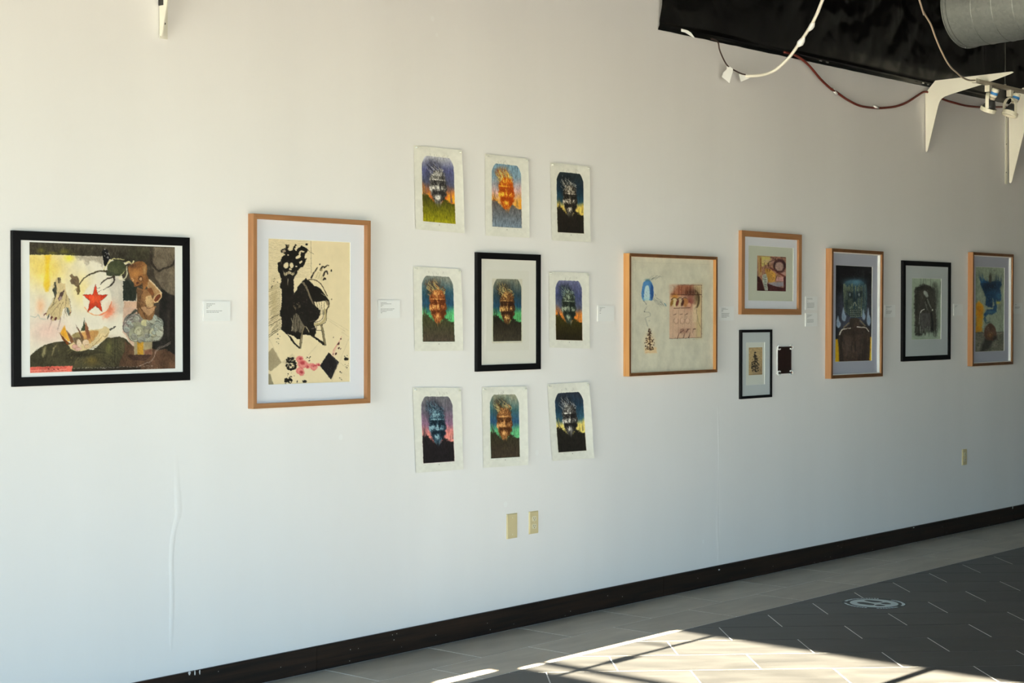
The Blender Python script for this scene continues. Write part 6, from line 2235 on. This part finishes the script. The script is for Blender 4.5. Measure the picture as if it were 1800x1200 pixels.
spot(1737.5, 'white track spotlight nearest the track end, face turned to the wall', (.10, .42, -.90), .3)
spot(1775.5, 'white track spotlight second from the track end, dark reflector showing', (-.25, .25, -.93), 1.15)
spot(1818, 'white track spotlight third from the track end', (.10, .42, -.90), .3)
cable('power_cord', CB((797, 0), (835, 110), (905, 230), (945, 340), (990, 450), (1050, 572), (1100, 645), (1150, 692), (1210, 742), (1270, 768), (1340, 770)), (-0.95, -0.46), 0.0055, M_CABLE_CREAM, 'cream power cord',
      True, parent=track)

# ------------------------------------------------------------------ round galvanised duct
DR = 0.215
dax = Vector((math.sin(math.radians(10)), math.cos(math.radians(10)), 0))
d0 = CAM + ray(1699, 13) * 9.1
D0 = Vector(d0)
LEN = 6.6
duct = empty('air_duct', D0)
tag(duct, 'round galvanised spiral air duct under the black ceiling', 'duct')
bm = bmesh.new()
lathe(bm, [(DR - .02, -.0), (DR - .002, -.0), (DR, -.001), (DR, -LEN), (DR - .02, -LEN)], (0, 0, 0), dax, 72)
obj('duct_pipe', bm, M_GALV, duct, smooth=False)
for h in (0.003, -.020):
    bm = bmesh.new()
    lathe(bm, [(DR - .001, h + .004), (DR + .006, h + .003), (DR + .006, h - .003), (DR - .001, h - .004)], (0, 0, 0), dax, 72)
    obj('end_flange', bm, M_GALV, duct)
u = dax.orthogonal().normalized()
v = dax.cross(u)
bm = bmesh.new()
path = []
pitch = .127
nst = int((LEN - .2) / pitch * 40)
for k in range(nst):
    t = 2 * math.pi * k / 40
    path.append(-dax * (.10 + pitch * k / 40) + (u * math.cos(t) + v * math.sin(t)) * DR)
tube(bm, [tuple(p) for p in path], .0032, 5)
obj('spiral_seam', bm, M_GALV, duct, smooth=True)
for h in (1.2, 4.4):
    bm = bmesh.new()
    pts = []
    c = -dax * h
    e = Vector((dax.y, -dax.x, 0))
    for s in (-1, 1):
        tube(bm, [tuple(c + e * s * (DR + .004)), tuple(c + e * s * (DR + .004) + Vector((0, 0, Z_CEIL - D0.z - .002)))], .004, 6)
    tube(bm, [tuple(c + (e * math.cos(t) + Vector((0, 0, 1)) * math.sin(t)) * (DR + .005)) for t in np.linspace(math.pi, 2 * math.pi, 20)], .004, 6)
    obj('hanger_strap', bm, M_GALV, duct, smooth=True)
bm = bmesh.new()
p = Vector((0, 0, 0)) - dax * .02 - Vector((0, 0, DR + .005))
lathe(bm, [(.006, 0), (.006, .004), (.003, .006)], p + e * -.03, (0, 0, -1), 10)
obj('screw', bm, M_CHROME, duct)

# ------------------------------------------------------------------ round footprint sticker on the floor
ST = crop(1470, 1035, 12.857)
c = on_z(*ST((855, 322))[0])
SR = 0.170
stk = empty('floor_sticker', (c[0], c[1], 0))
tag(stk, 'round dark floor sticker with pale ring and two shoe prints', 'sticker')


def disc_ring(bm, r0, r1, a0, a1, z0, z1, n):
    pts = [(r1 * math.cos(t), r1 * math.sin(t)) for t in np.linspace(a0, a1, n)] + [(r0 * math.cos(t), r0 * math.sin(t)) for t in np.linspace(a1, a0, n)]
    prism(bm, pts, 'z', z0, z1)


bm = bmesh.new()
lathe(bm, [(SR, 0.0002), (SR, .0008)], (0, 0, 0), (0, 0, 1), 64)
obj('backing', bm, M_STICKER, stk)
bm = bmesh.new()
lathe(bm, [(SR * .755, .0008), (SR * .755, .0012)], (0, 0, 0), (0, 0, 1), 56)
obj('pale_disc', bm, M_STICKER_LT, stk)
rs = random.Random(3)
for lo, hi in ((20, 108), (128, 196), (214, 262), (280, 352)):
    bm = bmesh.new()
    t = lo
    while t < hi:
        w = rs.uniform(3.0, 5.2)
        r0, r1 = SR * (.855 + rs.uniform(0, .02)), SR * (.965 - rs.uniform(0, .02))
        disc_ring(bm, r0, r1, math.radians(t), math.radians(min(t + w, hi)), .0008, .0012, 3)
        t += w + 1.8
    obj('ring_lettering', bm, M_STICKER_LT, stk)['kind'] = 'stuff'
for nm, px in (('sole_print', ((630, 262), (720, 254), (860, 264), (980, 278), (1050, 296), (960, 306), (860, 304), (740, 288))),
               ('sole_print', ((466, 312), (520, 300), (640, 304), (780, 326), (860, 346), (840, 366), (760, 366), (640, 352), (520, 334))),
               ('heel_print', ((1005, 326), (1060, 312), (1130, 308), (1210, 326), (1238, 342), (1170, 350), (1080, 346))),
               ('heel_print', ((868, 374), (930, 358), (1010, 358), (1090, 372), (1108, 382), (1020, 390), (930, 388)))):
    P = smooth_path([on_z(*q)[:2] - c[:2] for q in ST(*px)], 4, closed=True)
    bm = bmesh.new()
    prism(bm, [tuple(p) for p in P], 'z', .0011, .0016)
    obj(nm, bm, M_STICKER, stk)
